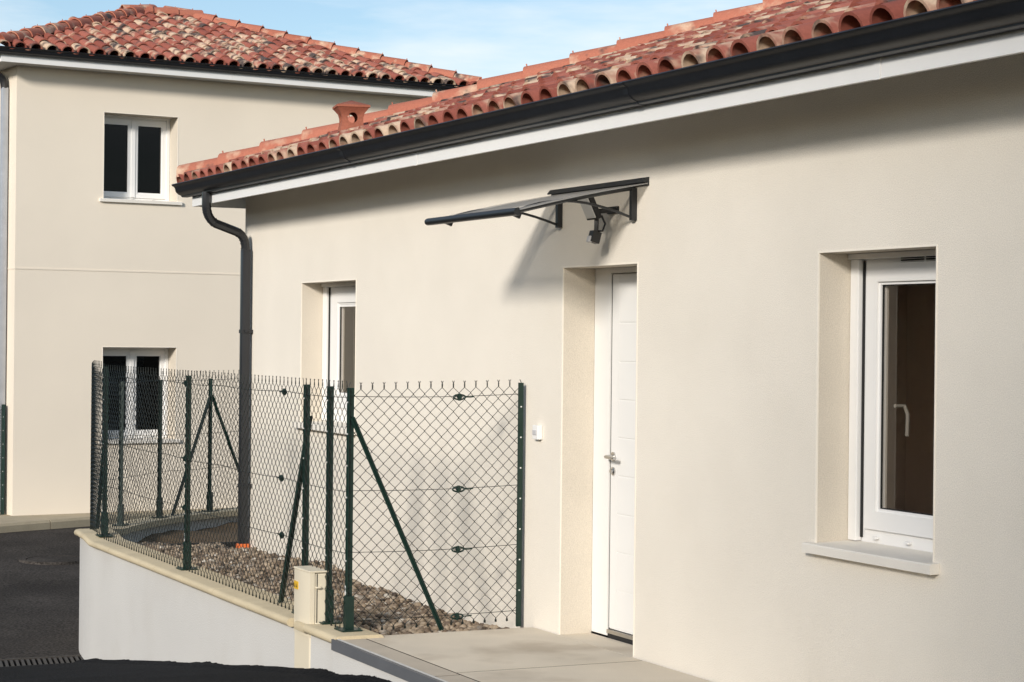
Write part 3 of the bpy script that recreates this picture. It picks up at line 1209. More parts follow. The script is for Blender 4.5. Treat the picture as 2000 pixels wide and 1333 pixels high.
# bits of mortar closing the pans at the eave
for k in range(64):
    x = hx0 + 0.02 + k * TW
    m = MB()
    n = 6
    for j in range(n + 1):
        t = j / n
        xx = x - 0.03 + TW * t
        h = 0.012 + 0.016 * random.random()
        m.v += [(xx, EY + 0.012 + 0.012 * random.random(), EZ - 0.010), (xx, EY + 0.018 + 0.02 * random.random(), EZ + h), (xx, EY + 0.12, EZ + h)]
    for j in range(n):
        a = 3 * j
        m.f += [(a, a + 3, a + 4, a + 1), (a + 1, a + 4, a + 5, a + 2)]
    m.build('eave_mortar', 'mortar', roof)

# ---- terracotta vent lantern on the slope
lcx, lcy = -15.08 - HX, 0.30
lz = EZ + PIT * (lcy - EY) + 0.06


def lantern():
    me = bpy.data.meshes.new('vent_lantern')
    bm = bmesh.new()
    # waisted square body as a grid around four sides with a round hole in each
    H = [(0.0, 0.098), (0.03, 0.096), (0.055, 0.088), (0.10, 0.082), (0.14, 0.084), (0.17, 0.095), (0.195, 0.118), (0.205, 0.126)]

    def half(z):
        return float(np.interp(z, [h[0] for h in H], [h[1] for h in H]))
    N = 24
    hole_c, hole_r = 0.125, 0.040
    for side in range(4):
        ca, sa = math.cos(side * math.pi / 2), math.sin(side * math.pi / 2)

        def P(u, z, inset):
            w = half(z)
            x, y = u * w, -w + inset
            return Vector((x * ca - y * sa, x * sa + y * ca, z))
        for inset in (0.0, 0.016):
            ring_h, ring_o = [], []
            for k in range(N):
                a = 2 * math.pi * k / N
                hx_, hz_ = hole_r * math.cos(a), hole_c + hole_r * math.sin(a)
                u_ = hx_ / half(hz_)
                ring_h.append(bm.verts.new(P(u_, hz_, inset)))
                # outer square parametrised
                c_, s_ = math.cos(a), math.sin(a)
                q = 1.0 / max(abs(c_), abs(s_))
                uu, vv = c_ * q, s_ * q
                zz = 0.1025 + 0.1025 * vv
                ring_o.append(bm.verts.new(P(uu * (1.0 if inset == 0 else 0.86), zz, inset)))
            mids = []
            for f_ in (0.33, 0.66):
                mids.append([bm.verts.new(P((ring_p[0]), ring_p[1], inset)) for ring_p in
                             [((hole_r * math.cos(2 * math.pi * k / N) / half(hole_c)) * (1 - f_) + f_ * (math.cos(2 * math.pi * k / N) / max(abs(math.cos(2 * math.pi * k / N)), abs(math.sin(2 * math.pi * k / N)))) * (1.0 if inset == 0 else 0.86),
                               (hole_c + hole_r * math.sin(2 * math.pi * k / N)) * (1 - f_) + f_ * (0.1025 + 0.1025 * math.sin(2 * math.pi * k / N) / max(abs(math.cos(2 * math.pi * k / N)), abs(math.sin(2 * math.pi * k / N))))) for k in range(N)]])
            seq = [ring_h] + mids + [ring_o]
            for A, B in zip(seq[:-1], seq[1:]):
                for k in range(N):
                    w_ = (k + 1) % N
                    bm.faces.new((A[k], A[w_], B[w_], B[k]))
            if inset == 0.0:
                first = ring_h
            else:
                for k in range(N):
                    w_ = (k + 1) % N
                    bm.faces.new((first[k], first[w_], ring_h[w_], ring_h[k]))
    # base collar and pyramid cap
    def box(x0, x1, y0, y1, z0, z1):
        vs = [bm.verts.new(c) for c in ((x0, y0, z0), (x1, y0, z0), (x1, y1, z0), (x0, y1, z0), (x0, y0, z1), (x1, y0, z1), (x1, y1, z1), (x0, y1, z1))]
        for q in ((0, 3, 2, 1), (4, 5, 6, 7), (0, 1, 5, 4), (1, 2, 6, 5), (2, 3, 7, 6), (3, 0, 4, 7)):
            bm.faces.new([vs[i] for i in q])
    box(-0.102, 0.102, -0.102, 0.102, -0.16, 0.006)
    w = 0.130
    base = [bm.verts.new(c) for c in ((-w, -w, 0.205), (w, -w, 0.205), (w, w, 0.205), (-w, w, 0.205))]
    lip = [bm.verts.new(c) for c in ((-w, -w, 0.222), (w, -w, 0.222), (w, w, 0.222), (-w, w, 0.222))]
    apex = bm.verts.new((0, 0, 0.268))
    bm.faces.new(base)
    for k in range(4):
        q = (k + 1) % 4
        bm.faces.new((base[k], base[q], lip[q], lip[k]))
        bm.faces.new((lip[k], lip[q], apex))
    bmesh.ops.recalc_face_normals(bm, faces=list(bm.faces))
    bm.to_mesh(me)
    bm.free()
    me.materials.append(MAT['terracotta'])
    me.shade_smooth()
    me.set_sharp_from_angle(angle=R(35))
    return me


o = bpy.data.objects.new('vent_lantern', lantern())
o.location = (lcx, lcy, lz)
o.rotation_euler = (0, 0, R(-12))
o.parent = roof
COL.objects.link(o)

# ------------------------------------------------------------------ the two storey house behind
FX, FY, FPH = -27.938, 0.332, 1.68745
far = empty('two_storey_house', (FX, FY, 0.0), FPH, world_coords=False)
tag(far, 'beige two-storey house with red hipped tile roof standing behind on the left', 'house')
FW_, FD_ = 6.45, 5.8
FZB = -1.0
UP = (1.241, 2.333, 3.60, 4.793)
LO = (1.255, 2.345, 0.25, 1.545)
frm, rev = facade(0.0, FW_, FZB, 5.40, [UP, LO], 0.32)
frm.quad((0, 0, FZB), (0, FD_, FZB), (0, FD_, 5.4), (0, 0, 5.4))
frm.quad((FW_, 0, FZB), (FW_, FD_, FZB), (FW_, FD_, 5.4), (FW_, 0, 5.4))
frm.quad((0, FD_, FZB), (FW_, FD_, FZB), (FW_, FD_, 5.4), (0, FD_, 5.4))
frm.build('wall', 'render_far', far)
for rv_ in rev:
    rv_.build('reveal', 'render_reveal', far)
for op in (UP, LO):
    beads(far, *op)
    window(far, *op, 0.32, 2, 'glass_far', 'room_dark', rails=True, handle=False, sill_out=0.04, sill_side=0.06, vent=False)
m = MB()
m.box(-0.004, FW_, -0.006, -0.0004, 2.592, 2.612)
m.box(-0.006, -0.0004, -0.003, FD_, 2.592, 2.612)
m.build('storey_band', 'render_far', far)
FE = 0.33
fz0, fz1 = 5.335, 5.50
for a, b in ((-FE, 3.0), (3.0, FW_ + FE)):
    m = MB()
    m.box(a + 0.001, b - 0.001, -FE - 0.012, -FE + 0.01, fz0, fz1)
    m.build('fascia_board', 'fascia', far)
m = MB()
m.box(-FE, -FE + 0.022, -FE + 0.0105, FD_ + FE, fz0, fz1)
m.build('fascia_board', 'fascia', far)
m = MB()
m.box(FW_ + FE - 0.022, FW_ + FE, -FE + 0.0105, FD_ + FE, fz0, fz1)
m.build('fascia_board', 'fascia', far)
m = MB()
m.box(-FE + 0.023, FW_ + FE - 0.023, -FE + 0.011, -0.002, fz0 + 0.006, fz0 + 0.016)
m.box(-FE + 0.023, -0.002, 0.0, FD_, fz0 + 0.006, fz0 + 0.016)
m.build('soffit_board', 'soffit', far)
m = MB()
m.extrude_x(gutter_profile(-FE - 0.016, 5.515, 0.85), -FE - 0.135, FW_ + FE + 0.135)
g2 = m.build('gutter', 'gutter', far, smooth=True)
m = MB()
m.extrude_x(gutter_profile(-FE - 0.016, 5.515, 0.85), -FD_ - 0.3, FE + 0.0)
m.v = [(y, -x, z) for x, y, z in m.v]
m.build('gutter', 'gutter', far, smooth=True)
# side downpipe with dark elbow
m = MB()
pts = [Vector((-FE - 0.07, 0.42, 5.42))] + arc_pts((-FE - 0.07, 0.42, 5.37), (-FE - 0.07, 0.40, 5.25), (-FE + 0.06, 0.36, 5.24)) + \
    arc_pts((-0.17, 0.33, 5.23), (-0.07, 0.33, 5.22), (-0.062, 0.33, 5.06))
m.tube(pts, 0.05, 8, upv=(0, 1, 0))
dp2 = m.build('downpipe', 'downpipe', far, smooth=True)
m = MB()
m.box(-0.105, -0.018, 0.285, 0.375, -0.72, 5.07, 0.012)
m.build('straight_pipe', 'pale_sheen_pipe', dp2, smooth=True)  # bright sheen of the pipe put into a pale base colour
# roof
FP = 0.345
fey, fez = -FE - 0.115, 5.49
fl, frr = -FE - 0.115, FW_ + FE + 0.32
fry = fey + (frr - fl - 0.85) / 2
fry = min(fry, FD_ / 2)
run = fry - fey
rz2 = fez - 0.01 + FP * run
m = MB()
m.quad((fl, fey + 0.03, fez - 0.012), (frr, fey + 0.03, fez - 0.012), (frr - run, fry, rz2), (fl + run, fry, rz2))
m.quad((fl, fey + 0.03, fez - 0.012), (fl + run, fry, rz2), (fl, 2 * fry - fey, fez - 0.012))
m.quad((frr, fey + 0.03, fez - 0.012), (frr - run, fry, rz2), (frr, 2 * fry - fey, fez - 0.012))
m.quad((fl, 2 * fry - fey, fez - 0.012), (frr, 2 * fry - fey, fez - 0.012), (frr - run, fry, rz2), (fl + run, fry, rz2))
roof2 = m.build('roof', 'clay_deck', far)
bpy.context.view_layer.update()
lay_tiles(roof2, far.matrix_world.copy(), fl + 0.03, frr, fl, frr, fey, fez, FP, fry, 300)
nh = int(math.sqrt(2 + FP * FP) * run / 0.40) + 1
lay_hip(roof2, (fl + 0.05, fey + 0.05, fez + 0.10), (1, 1, FP), nh, 0.40)
lay_hip(roof2, (frr - 0.05, fey + 0.05, fez + 0.10), (-1, 1, FP), nh, 0.40)
lay_hip(roof2, (frr - run + 0.15, fry, rz2 + 0.10), (-1, 0, 0), 3, 0.42)

# ------------------------------------------------------------------ kerb, verge and gravel by the far house
KP = [(-25.2, -2.9, -0.85), (-26.65, -0.09, -0.85), (-27.25, 1.045, -0.85), (-27.95, 2.4, -0.86), (-28.4, 5.0, -0.87)]


def kerb_pt(s):
    for a, b in zip(KP[:-1], KP[1:]):
        a, b = Vector(a), Vector(b)
        L = (b - a).length
        if s <= L:
            d = (b - a) / L
            return a + d * s, d
        s -= L
    return b, d


kerb_root = empty('kerb', (-26.65, -0.09, -0.85))
tag(kerb_root, kind='structure')
s = 0.0
while s < 8.0:
    p, d = kerb_pt(s + 0.004)
    q, _ = kerb_pt(s + 0.99)
    nrm = Vector((d.y, -d.x, 0)).normalized()
    if nrm.x < 0:
        nrm = -nrm
    m = MB()
    prof = [(0.0, -0.12), (0.0, 0.085), (-0.02, 0.118), (-0.16, 0.12), (-0.16, -0.12)]
    i = len(m.v)
    for c in (p, q):
        for o_, z in prof:
            m.v.append((c.x + nrm.x * o_, c.y + nrm.y * o_, c.z + z))
    n = len(prof)
    for k in range(n):
        w = (k + 1) % n
        m.f.append((k, w, n + w, n + k))
    m.f += [tuple(range(n)), tuple(reversed(range(n, 2 * n)))]
    m.build('kerb_stone', 'kerb', kerb_root)
    s += 1.0
m = MB()
m.quad((-26.70, -0.35, -0.744), (-27.35, 1.0, -0.744), (-28.05, 2.4, -0.744), (-28.5, 5.0, -0.744), (-29.5, 5, -0.744), (-29.5, 0.0, -0.744))
tag(m.build('pavement', 'kerb'), kind='structure')
m = MB()
m.quad((-25.4, -2.9, -0.748), (-26.72, -0.36, -0.748), (-29.5, -0.2, -0.748), (-33, -0.8, -0.748), (-33, -2.9, -0.748))
tag(m.build('verge', 'soil'), kind='structure')


def verge_sample():
    p_, d_ = kerb_pt(1.2 + 1.85 * rng.random())
    t_ = 0.2 + 0.9 * rng.random()
    return p_.x - d_.y * t_, p_.y + d_.x * t_


o = pebbles('gravel', 500, verge_sample, lambda x, y: -0.745, 0.02, 0.04)
tag(o, 'small patch of pebbles behind the kerb by the far house corner', 'gravel', kind='stuff')

# ------------------------------------------------------------------ drain channel and manhole
dr = empty('drain_grate', (-17.3, -1.3, -1.06))
tag(dr, 'cast iron slotted channel drain across the asphalt at the foot of the white wall', 'drain')
m = MB()
dz_ = -1.030
m.box(-17.495, -17.47, -5.0, -1.10, dz_ - 0.08, dz_ + 0.006)
m.box(-17.13, -17.105, -5.0, -1.16, dz_ - 0.08, dz_)
m.build('frame', 'iron', dr)
m = MB()
m.box(-17.468, -17.132, -5.0, -1.16, dz_ - 0.16, dz_ - 0.10)
m.build('channel_bed', 'membrane', dr)
BARM = None
y = -1.19
while y > -4.9:
    if BARM is None:
        b_ = MB()
        b_.bar((-0.169, 0.025, -0.010), (0.169, -0.025, -0.012), 0.02, 0.024)
        BARM = b_.mesh('bar', 'iron')
    o = bpy.data.objects.new('bar', BARM)
    o.location = (0, y + 1.3, dz_ + 1.06)
    o.parent = dr
    COL.objects.link(o)
    y -= 0.046

mh = empty('manhole_cover', (-23.9, 0.0, road_z(-23.9)))
tag(mh, 'round manhole cover set in the far asphalt beside the white wall', 'manhole')
m = MB()
zc_ = road_z(-23.9) + 0.016
m.lathe([(0.33, -0.03), (0.33, 0.004), (0.40, 0.006), (0.42, -0.03)], (-23.9, 0.0, zc_), 36)
m.build('ring', 'asphalt', mh)
m = MB()
m.lathe([(0.0, 0.0), (0.315, 0.002), (0.32, -0.02)], (-23.9, 0.0, zc_), 36)
m.build('lid', 'asphalt', mh)

# ------------------------------------------------------------------ chain link fences
PIN = 0.0735
HALF = PIN / 2
WR_ = 0.0020


def chain_mesh(L, pos, height, phase=0):
    """pos(u, z) -> (x,y,z) ; tangent / normal by difference"""
    mb = MB()
    nw = int(round(L / HALF))
    K = int(round(height / HALF))
    for i in range(nw):
        rows = []
        for k in range(K + 1):
            mcol = i if (i + k + phase) % 2 == 0 else i + 1
            u = mcol * HALF + (0.0022 if mcol == i else -0.0022) * -1
            wob = 0.0016 * math.sin(i * 12.9898 + k * 3.7)
            rows.append((u + wob, k * HALF + 0.02 + wob * 0.6, 0.0015 if mcol == i else -0.0015))
        # twisted ends on top and knuckles below
        extra_top = [(rows[-1][0], rows[-1][1] + 0.020, 0.0), (rows[-1][0] + (0.009 if rows[-1][0] > (i + 0.5) * HALF else -0.009) * -1, rows[-1][1] + 0.038, 0.0)]
        extra_bot = [(rows[0][0] + 0.003, rows[0][1] - 0.020, 0.0), (rows[0][0], rows[0][1] - 0.012, 0.0)]
        seq = extra_bot + rows + extra_top
        base = len(mb.v)
        for (u, z, nn) in seq:
            a = pos(u, z)
            b = pos(u + 0.01, z)
            tx, ty = (b[0] - a[0]), (b[1] - a[1])
            Lh = math.hypot(tx, ty)
            tx, ty = tx / Lh, ty / Lh
            nx, ny = ty, -tx
            c = (a[0] + nx * nn, a[1] + ny * nn, a[2])
            w = WR_ * 1.35
            mb.v += [(c[0] + tx * w, c[1] + ty * w, c[2]), (c[0] + nx * WR_, c[1] + ny * WR_, c[2]),
                     (c[0] - tx * w, c[1] - ty * w, c[2]), (c[0] - nx * WR_, c[1] - ny * WR_, c[2])]
        for k in range(len(seq) - 1):
            a, b = base + 4 * k, base + 4 * k + 4
            for q in range(4):
                w = (q + 1) % 4
                mb.f.append((a + q, a + w, b + w, b + q))
        # knuckle bead
        a = pos(rows[0][0], 0.003)
        mb.box(a[0] - 0.0035, a[0] + 0.0035, a[1] - 0.0035, a[1] + 0.0035, a[2] - 0.006, a[2] + 0.009)
    return mb


def post(fence, x, y, z, h, facing, base='plate', T=0.033):
    """T-section post; facing = unit vector of the flange normal"""
    fx, fy = facing
    sx, sy = -fy, fx
    m_ = MB()

    def obox(a0, a1, b0, b1, z0, z1):
        i = len(m_.v)
        for zz in (z0, z1):
            for a, b in ((a0, b0), (a1, b0), (a1, b1), (a0, b1)):
                m_.v.append((x + sx * a + fx * b, y + sy * a + fy * b, zz))
        m_.f.extend([(i, i + 3, i + 2, i + 1), (i + 4, i + 5, i + 6, i + 7), (i, i + 1, i + 5, i + 4),
                     (i + 1, i + 2, i + 6, i + 5), (i + 2, i + 3, i + 7, i + 6), (i + 3, i, i + 4, i + 7)])
    obox(-T / 2, T / 2, 0.0, 0.005, z, z + h)
    obox(-0.003, 0.003, -T, -0.0002, z, z + h)
    p_ = m_.build('post', 'green', fence)
    if base == 'plate':
        m_ = MB()
        obox2 = []
        obox(-T / 2 - 0.005, T / 2 + 0.005, -T - 0.006, 0.011, z + 0.008, z + 0.20)
        m_.build('sleeve', 'green', p_)
        m_ = MB()
        obox(-0.07, 0.07, -0.075, 0.05, z + 0.001, z + 0.009)
        for a, b in ((-0.055, 0.035), (0.055, 0.035), (-0.055, -0.06), (0.055, -0.06)):
            cx, cy = x + sx * a + fx * b, y + sy * a + fy * b
            m_.lathe([(0.0, 0.010), (0.008, 0.010), (0.008, 0.0), (0.0, 0.0)][::-1], (cx, cy, z + 0.009), 6)
        m_.build('base_plate', 'green', p_)
        m_ = MB()
        obox(-T / 2 - 0.0005, -T / 2 + 0.013, 0.0052, 0.0062, z + 0.205, z + 0.26)
        m_.build('sticker', 'clip', p_)
    m_ = MB()
    zz = z + 0.22
    while zz < z + h - 0.02:
        obox(-0.004, 0.004, 0.0053, 0.0085, zz - 0.004, zz + 0.004)
        zz += 0.185
    m_.build('rivet', 'clip', p_)
    return p_


def brace(fence, p, q):
    m_ = MB()
    p, q = Vector(p), Vector(q)
    d = (q - p).normalized()
    side = d.cross(Vector((0, 0, 1))).normalized()
    m_.bar(p, q, 0.03, 0.004, upv=side.cross(d))
    m_.bar(p + side * 0.0155, q + side * 0.0155, 0.004, 0.027, upv=side.cross(d))
    m_.build('brace', 'green', fence)


def tensioner(fence, p, t):
    """small ratchet wire strainer: oval loop, drum and tail"""
    m_ = MB()
    p, t = Vector(p), Vector(t).normalized()
    z = Vector((0, 0, 1))
    ring = [p + t * (0.038 * math.cos(a)) + z * (0.015 * math.sin(a)) for a in [2 * math.pi * k / 14 for k in range(15)]]
    m_.tube(ring, 0.0055, 6, cap=False)
    nrm = t.cross(z)
    m_.tube([p - z * 0.022, p + z * 0.022], 0.008, 8)
    m_.tube([p - nrm * 0.014, p + nrm * 0.014], 0.012, 8)
    m_.tube([p + t * 0.038, p + t * 0.075, p + t * 0.095 + z * 0.003], 0.004, 6)
    m_.build('tensioner', 'green', fence, smooth=True)


fence = empty('chain_link_fence', (-11.22, -1.15, 0.02))
tag(fence, 'dark green chain-link fence with posts and braces on the curved low wall', 'fence')
ZB = CTOP
HM = 1.40


def run_pos(s0):
    def pos(u, z):
        p, o_, dz = path(s0 + u)
        return p[0] + o_[0] * 0.012, p[1] + o_[1] * 0.012, ZB + dz + z
    return pos


sA = 0.195
for X in (-11.225, -11.565, -11.985, -14.56):
    post(fence, X, WY, ZB, 1.415, (0.0, -1.0))
post(fence, -11.212, -0.045, -0.01, 1.475, (1.0, 0.0), base=None)
ARC = {}
for nm, deg in (('E', 1.6), ('F', 33.8), ('G', 45.9), ('H', 57.7), ('I', 72.0)):
    s = S_STR + WR * R(deg)
    p, o_, dz = path(s)
    ARC[nm] = (p, o_, dz, s)
    post(fence, p[0], p[1], ZB + dz, 1.37 if deg > 10 else 1.42, o_)
# mesh panels
segs = [(sA, 0.535), (0.535, 0.955), (0.955, 3.53), (3.53, ARC['E'][3]), (ARC['E'][3], ARC['F'][3]), (ARC['F'][3], ARC['G'][3]),
        (ARC['G'][3], ARC['H'][3]), (ARC['H'][3], ARC['I'][3])]
for a, b in segs:
    mb = chain_mesh(b - a, run_pos(a), HM)
    mb.build('mesh_panel', 'wire', fence)
close_len = 1.10


def close_pos(u, z):
    return -11.222 + 0.010 * u / close_len, WY + u, ZB - 0.01 + z + 0.02 * u / close_len


mb = chain_mesh(close_len, close_pos, HM)
mb.build('mesh_panel', 'wire', fence)
# line wires
TZ = (1.365, 0.815, 0.455)
for zt in TZ:
    m = MB()
    pts = []
    n = 90
    for k in range(n + 1):
        s = sA + (ARC['I'][3] - sA) * k / n
        p, o_, dz = path(s)
        pts.append((p[0] + o_[0] * 0.008, p[1] + o_[1] * 0.008, ZB + dz + zt - 0.012 * math.sin(math.pi * ((s * 0.75) % 1))))
    m.tube(pts, 0.0020, 5)
    m.build('line_wire', 'wire', fence)
for zt in TZ + (0.055,):
    m = MB()
    pts = [(-11.218 + 0.006 * t, WY + 1.10 * t, ZB + zt - 0.02 * math.sin(math.pi * t) * (0.5 if zt > .1 else 0.2) + 0.012 * t) for t in np.linspace(0, 1, 14)]
    m.tube(pts, 0.0020, 5)
    m.build('line_wire', 'wire', fence)
    tensioner(fence, (-11.214, WY + 0.70, ZB + zt - 0.006), (0, 1, 0))
for zt, sx_ in ((TZ[0], 1.36), (TZ[1], 1.40), (TZ[2], 1.38), (TZ[0], 3.58), (TZ[1], 3.58), (TZ[2], 3.58)):
    p, o_, dz = path(sx_)
    tensioner(fence, (p[0], p[1] + 0.004, ZB + zt - 0.008), (-1, 0, 0))
# braces
brace(fence, (-11.212, WY + 0.02, ZB + 1.24), (-11.175, WY + 0.585, ZB - 0.02))
brace(fence, (-12.0, WY + 0.028, ZB + 1.22), (-12.52, WY + 0.028, ZB + 0.004))
p, o_, dz, s = ARC['H']
for ds in (-0.62, 0.62):
    q, qo, qd = path(s + ds)
    brace(fence, (p[0] - o_[0] * 0.02, p[1] - o_[1] * 0.02, ZB + dz + 1.20), (q[0] - qo[0] * 0.02, q[1] - qo[1] * 0.02, ZB + qd + 0.004))
p, o_, dz, s = ARC['E']
q, qo, qd = path(s + 0.55)
brace(fence, (p[0] - o_[0] * 0.02, p[1] - o_[1] * 0.02, ZB + dz + 1.15), (q[0] - qo[0] * 0.02, q[1] - qo[1] * 0.02, ZB + qd + 0.004))

fence2 = empty('chain_link_fence', (-28.25, 0.22, -0.74))
tag(fence2, 'short stretch of chain-link fence against the far house corner at the left edge', 'fence')
post(fence2, -28.15, 0.24, -0.745, 1.50, (1.0, -0.2), base=None, T=0.05)
post(fence2, -28.2, -2.0, -0.745, 1.50, (1.0, -0.2), base=None, T=0.05)


def far_pos(u, z):
    return -28.15, 0.22 - u, -0.72 + z


chain_mesh(2.2, far_pos, 1.42).build('mesh_panel', 'wire', fence2)
for zt in (1.4, 0.8, 0.45):
    m = MB()
    m.tube([(-28.148, 0.22, -0.72 + zt), (-28.148, -2.0, -0.72 + zt)], 0.002, 5)
    m.build('line_wire', 'wire', fence2)
brace(fence2, (-28.15, -0.95, 0.45), (-28.13, 0.18, -0.73))
tensioner(fence2, (-28.14, -0.10, -0.28), (0, -1, 0))

# ------------------------------------------------------------------ unseen trees added for the light: wall shade and dark reflections
def leaf_cloud(blobs, n, size):
    V = np.empty((n * 4, 3), np.float32)
    w = np.array([b[3] ** 3 for b in blobs])
    w = w / w.sum()
    pick = rng.choice(len(blobs), n, p=w)
    for k in range(n):
        x, y, z, r_, sq = blobs[pick[k]]
        d = rng.standard_normal(3)
        d /= np.linalg.norm(d)
        c = np.array([x, y, z]) + d * r_ * (0.35 + 0.65 * rng.random() ** 0.5) * np.array([1, 1, sq])
        a = rng.standard_normal(3)
        a /= np.linalg.norm(a)
        b = np.cross(a, rng.standard_normal(3))
        b /= np.linalg.norm(b)
        q = size * (0.6 + 0.8 * rng.random())
        V[4 * k:4 * k + 4] = [c - a * q, c - b * q * 0.55, c + a * q, c + b * q * 0.55]
    me = bpy.data.meshes.new('foliage')
    me.from_pydata(V.tolist(), [], [(4 * k, 4 * k + 1, 4 * k + 2, 4 * k + 3) for k in range(n)])
    me.materials.append(MAT['foliage'])
    return me


MAT['foliage'] = island_mat('foliage', [(0.0, (0.030, 0.045, 0.014)), (0.5, (0.055, 0.075, 0.024)), (1.0, (0.095, 0.105, 0.04))], 0.8)
MAT['bark'] = surf('bark', (0.09, 0.065, 0.045), 0.95, 0.2, 6, 0.2, 60, 0.8, 40)
blobs = []
for k in range(46):
    x = -96 + 2.3 * k
    h = 5.2 + 2.0 * random.random()
    blobs.append((x, -25 + random.uniform(-2, 2), h * 0.5 - 1.0, 2.3 + random.random(), h / 4.2))
belt = bpy.data.objects.new('added_tree_belt', leaf_cloud(blobs, 22000, 0.60))  # unseen belt, added so the panes reflect something dark
COL.objects.link(belt)
tag(belt, 'dark belt of trees added out of view to darken the window reflections', 'trees', kind='stuff')
tr = empty('added_shade_tree', (17.2, -24.0, -1.5))  # unseen, added to dim the right part of the near wall
tag(tr, 'unseen leafy crown and trunk added behind the viewer to shade the right wall', 'added_shade_tree')
m = MB()
m.tube([(17.2, -24, -1.5), (17.25, -24, 3), (17.1, -23.9, 8), (17.2, -24, 13)], [0.42, 0.34, 0.24, 0.08], 10)
for k in range(9):
    a = k * 2.4
    z = 5.0 + k * 0.9
    m.tube([(17.15, -23.95, z), (17.15 + 1.6 * math.cos(a), -23.95 + 1.6 * math.sin(a), z + 1.2), (17.15 + 3.2 * math.cos(a), -23.95 + 3.2 * math.sin(a), z + 2.0)], [0.13, 0.08, 0.03], 6)
m.build('trunk', 'bark', tr, smooth=True)
blobs = [(17.2, -24, 11.0, 3.2, 1.2), (12.8, -23.5, 10.4, 1.6, 0.9)]
for k in range(16):
    a = k * 2.4
    q = 2.0 + 1.8 * random.random()
    blobs.append((17.2 + q * math.cos(a), -24 + q * math.sin(a), 8.0 + 8.0 * (k / 16) + random.uniform(-1, 1), 1.5 + 0.6 * random.random(), 0.9))
crown = bpy.data.objects.new('crown', leaf_cloud(blobs, 3000, 0.26))
for v in crown.data.vertices:
    v.co -= Vector((17.2, -24.0, -1.5))
crown.parent = tr
COL.objects.link(crown)

# ------------------------------------------------------------------ utility cabinet in the wall
cb = empty('utility_cabinet', (-11.6950, -1.2, -0.45))
tag(cb, 'cream plastic utility cabinet with yellow sticker set into the low wall', 'cabinet')
m = MB()
m.box(-11.833, -11.557, -1.2580, -1.150, -0.48, 0.318, 0.010)
m.build('housing', 'cabinet', cb)
m = MB()
bow = [(-11.838 + 0.286 * k / 10, -1.2585 - 0.012 * math.sin(math.pi * k / 10)) for k in range(11)]
n = len(bow)
for z in (-0.06, 0.322):
    m.v += [(x, y, z) for x, y in bow] + [(-11.552, -1.2300, z), (-11.5565, -1.2300, z), (-11.5565, -1.2582, z), (-11.8335, -1.2582, z)]
n += 4
for k in range(n):
    w = (k + 1) % n
    m.f.append((k, w, n + w, n + k))
m.f += [tuple(reversed(range(n))), tuple(range(n, 2 * n))]
cd = m.build('cabinet_door', 'cabinet', cb)
m = MB()
m.box(-11.8410, -11.5490, -1.2640, -1.1450, 0.3225, 0.334, 0.004)
m.build('lid', 'cabinet', cb)
for z in (0.02, 0.235):
    m = MB()
    m.tube([(-11.5530, -1.2220, z), (-11.5400, -1.2200, z), (-11.5400, -1.2000, z), (-11.5530, -1.1980, z)], 0.006, 6)
    m.build('hinge', 'cabinet', cb)
m = MB()
m.box(-11.5572, -11.5550, -1.2160, -1.2110, -0.05, 0.315)
m.build('door_gap', 'rubber', cb)
st = MB()
st.box(-11.8000, -11.7300, -1.2735, -1.2600, 0.205, 0.252)
so = st.build('sticker', 'sticker', cd)
st = MB()
for cx in (-11.7830, -11.7490):
    st.quad((cx - 0.010, -1.2738, 0.215), (cx + 0.010, -1.2738, 0.215), (cx, -1.2738, 0.243))
st.build('sticker_mark', 'ink', cd)
m = MB()
m.lathe([(0.0, 0.02), (0.012, 0.02), (0.012, 0.0), (0.0, 0.0)][::-1], (0, 0, 0), 10)
m.v = [(-11.6050 + a, -1.2520 - c, -0.02 + b) for a, b, c in m.v]
m.build('lock', 'brass', cb)

# ------------------------------------------------------------------ door canopy
cn = empty('door_canopy', (-10.31, 0.0, 2.5))
tag(cn, 'grey polycarbonate door canopy on black brackets above the white door', 'canopy')
CXL, CXR = -10.905, -9.715
prof = []
for k in range(9):
    t = k / 8
    prof.append((-0.012 - 0.775 * t, 2.582 - 0.172 * t + 0.008 * math.sin(math.pi * t)))
m = MB()
m.extrude_x([(y, z) for y, z in prof] + [(y, z - 0.006) for y, z in reversed(prof)], CXL, CXR)
m.build('panel', 'polycarbonate', cn, smooth=True)
m = MB()
m.extrude_x([(-0.001, 2.570), (-0.001, 2.615), (-0.020, 2.612), (-0.038, 2.590), (-0.036, 2.584), (-0.011, 2.588), (-0.011, 2.570)], CXL + 0.01, CXR - 0.005)
m.build('wall_rail', 'black_metal', cn)
m = MB()
pr_ = []
for k in range(9):
    a = math.pi * (0.45 + 0.95 * k / 8)
    pr_.append((-0.788 + 0.026 * math.cos(a), 2.399 + 0.021 * math.sin(a)))
m.extrude_x(pr_ + [(-0.775, 2.380)], CXL - 0.01, CXR + 0.01)
m.build('front_gutter', 'black_metal', cn, smooth=True)
for X in (-10.776, -9.868):
    m = MB()
    m.box(X - 0.014, X + 0.014, -0.034, -0.001, 2.385, 2.562)
    up_ = [(X, y, z - 0.017) for y, z in prof]
    m.tube(up_, 0.013, 6, upv=(1, 0, 0))
    arc_ = []
    for k in range(11):
        t = k / 10
        arc_.append((X, -0.03 - 0.70 * t, 2.402 + 0.115 * math.sin(math.pi * 0.62 * t) ** 1.0 - 0.098 * t ** 2.2))
    m.tube(arc_, 0.0075, 6, upv=(1, 0, 0))
    m.bar((X, -0.70, 2.385), (X, -0.755, 2.405), 0.03, 0.02)
    m.build('bracket', 'black_metal', cn)

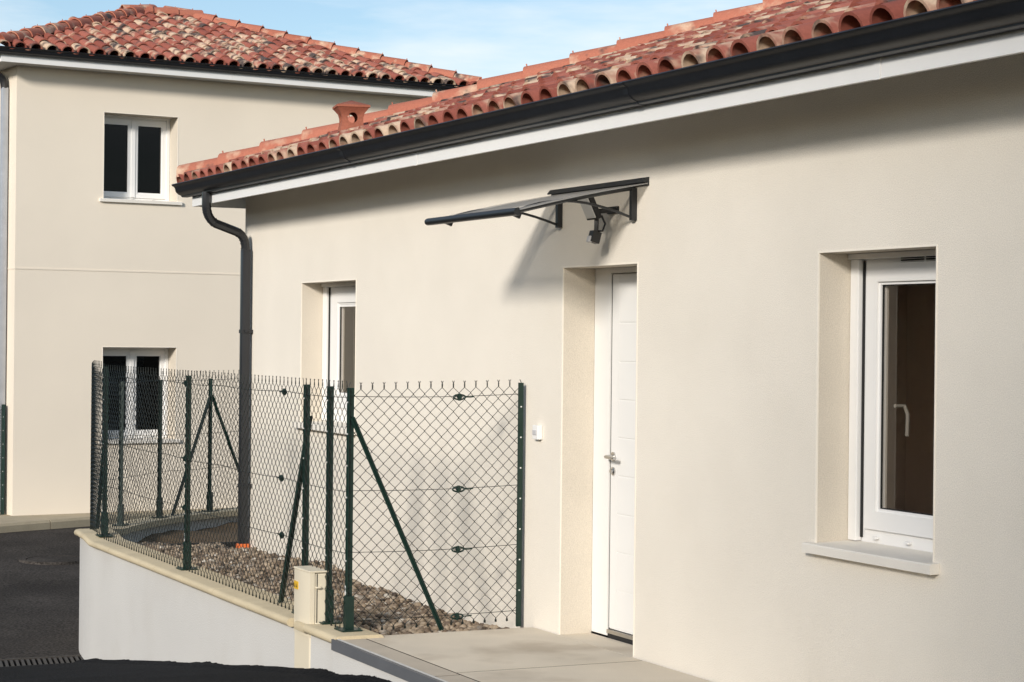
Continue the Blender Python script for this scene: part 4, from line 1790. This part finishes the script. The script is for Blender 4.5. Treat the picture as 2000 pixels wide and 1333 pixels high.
# ------------------------------------------------------------------ floodlight under the canopy
fl_ = empty('floodlight', (-10.12, -0.02, 2.4))
tag(fl_, 'black wall floodlight with motion sensor mounted under the door canopy', 'light')
m = MB()
m.box(-10.19, -10.06, -0.012, -0.0005, 2.435, 2.475, 0.003)
m.bar((-10.10, -0.01, 2.455), (-10.12, -0.10, 2.445), 0.028, 0.018)
m.build('wall_bracket', 'black_plastic', fl_)


def rbox(mb, c, size, rx, rzz):
    rm = Matrix.Rotation(rzz, 3, 'Z') @ Matrix.Rotation(rx, 3, 'X')
    i = len(mb.v)
    sub = MB().box(-size[0] / 2, size[0] / 2, -size[1] / 2, size[1] / 2, -size[2] / 2, size[2] / 2, 0.004)
    mb.v += [tuple(Vector(c) + rm @ Vector(q)) for q in sub.v]
    mb.f += [tuple(i + k for k in f) for f in sub.f]
    return mb


m = MB()
rbox(m, (-10.13, -0.150, 2.470), (0.13, 0.032, 0.150), R(26), 0)
m.build('lamp_head', 'black_plastic', fl_)
m = MB()
rbox(m, (-10.13, -0.1655, 2.462), (0.112, 0.006, 0.126), R(26), 0)
m.build('lamp_glass', 'led', fl_)
m = MB()
m.bar((-10.12, -0.11, 2.415), (-10.115, -0.115, 2.335), 0.022, 0.02)
m.tube([(-10.10, -0.09, 2.42), (-10.085, -0.075, 2.375), (-10.095, -0.085, 2.335), (-10.115, -0.105, 2.335)], 0.006, 6)
m.build('sensor_arm', 'black_plastic', fl_)
m = MB()
rbox(m, (-10.115, -0.125, 2.300), (0.05, 0.055, 0.065), R(-15), 0)
m.build('sensor_housing', 'black_plastic', fl_)
m = MB()
rbox(m, (-10.115, -0.155, 2.288), (0.036, 0.022, 0.036), R(-15), 0)
m.build('sensor_lens', 'lens', fl_)

# ------------------------------------------------------------------ little white sensor box beside the door
sn = empty('wall_sensor', (-11.03, 0.0, 1.13))
tag(sn, 'small white motion sensor box on the cream wall between fence and door', 'sensor')
m = MB()
m.box(-11.072, -10.998, -0.034, -0.0005, 1.130, 1.215, 0.006)
m.build('housing', 'pvc', sn)
m = MB()
m.box(-11.060, -11.010, -0.040, -0.0345, 1.158, 1.186, 0.002)
m.build('lens', 'lens', sn)

for o in list(bpy.data.objects):
    if '_off' in o:
        del o['_off']
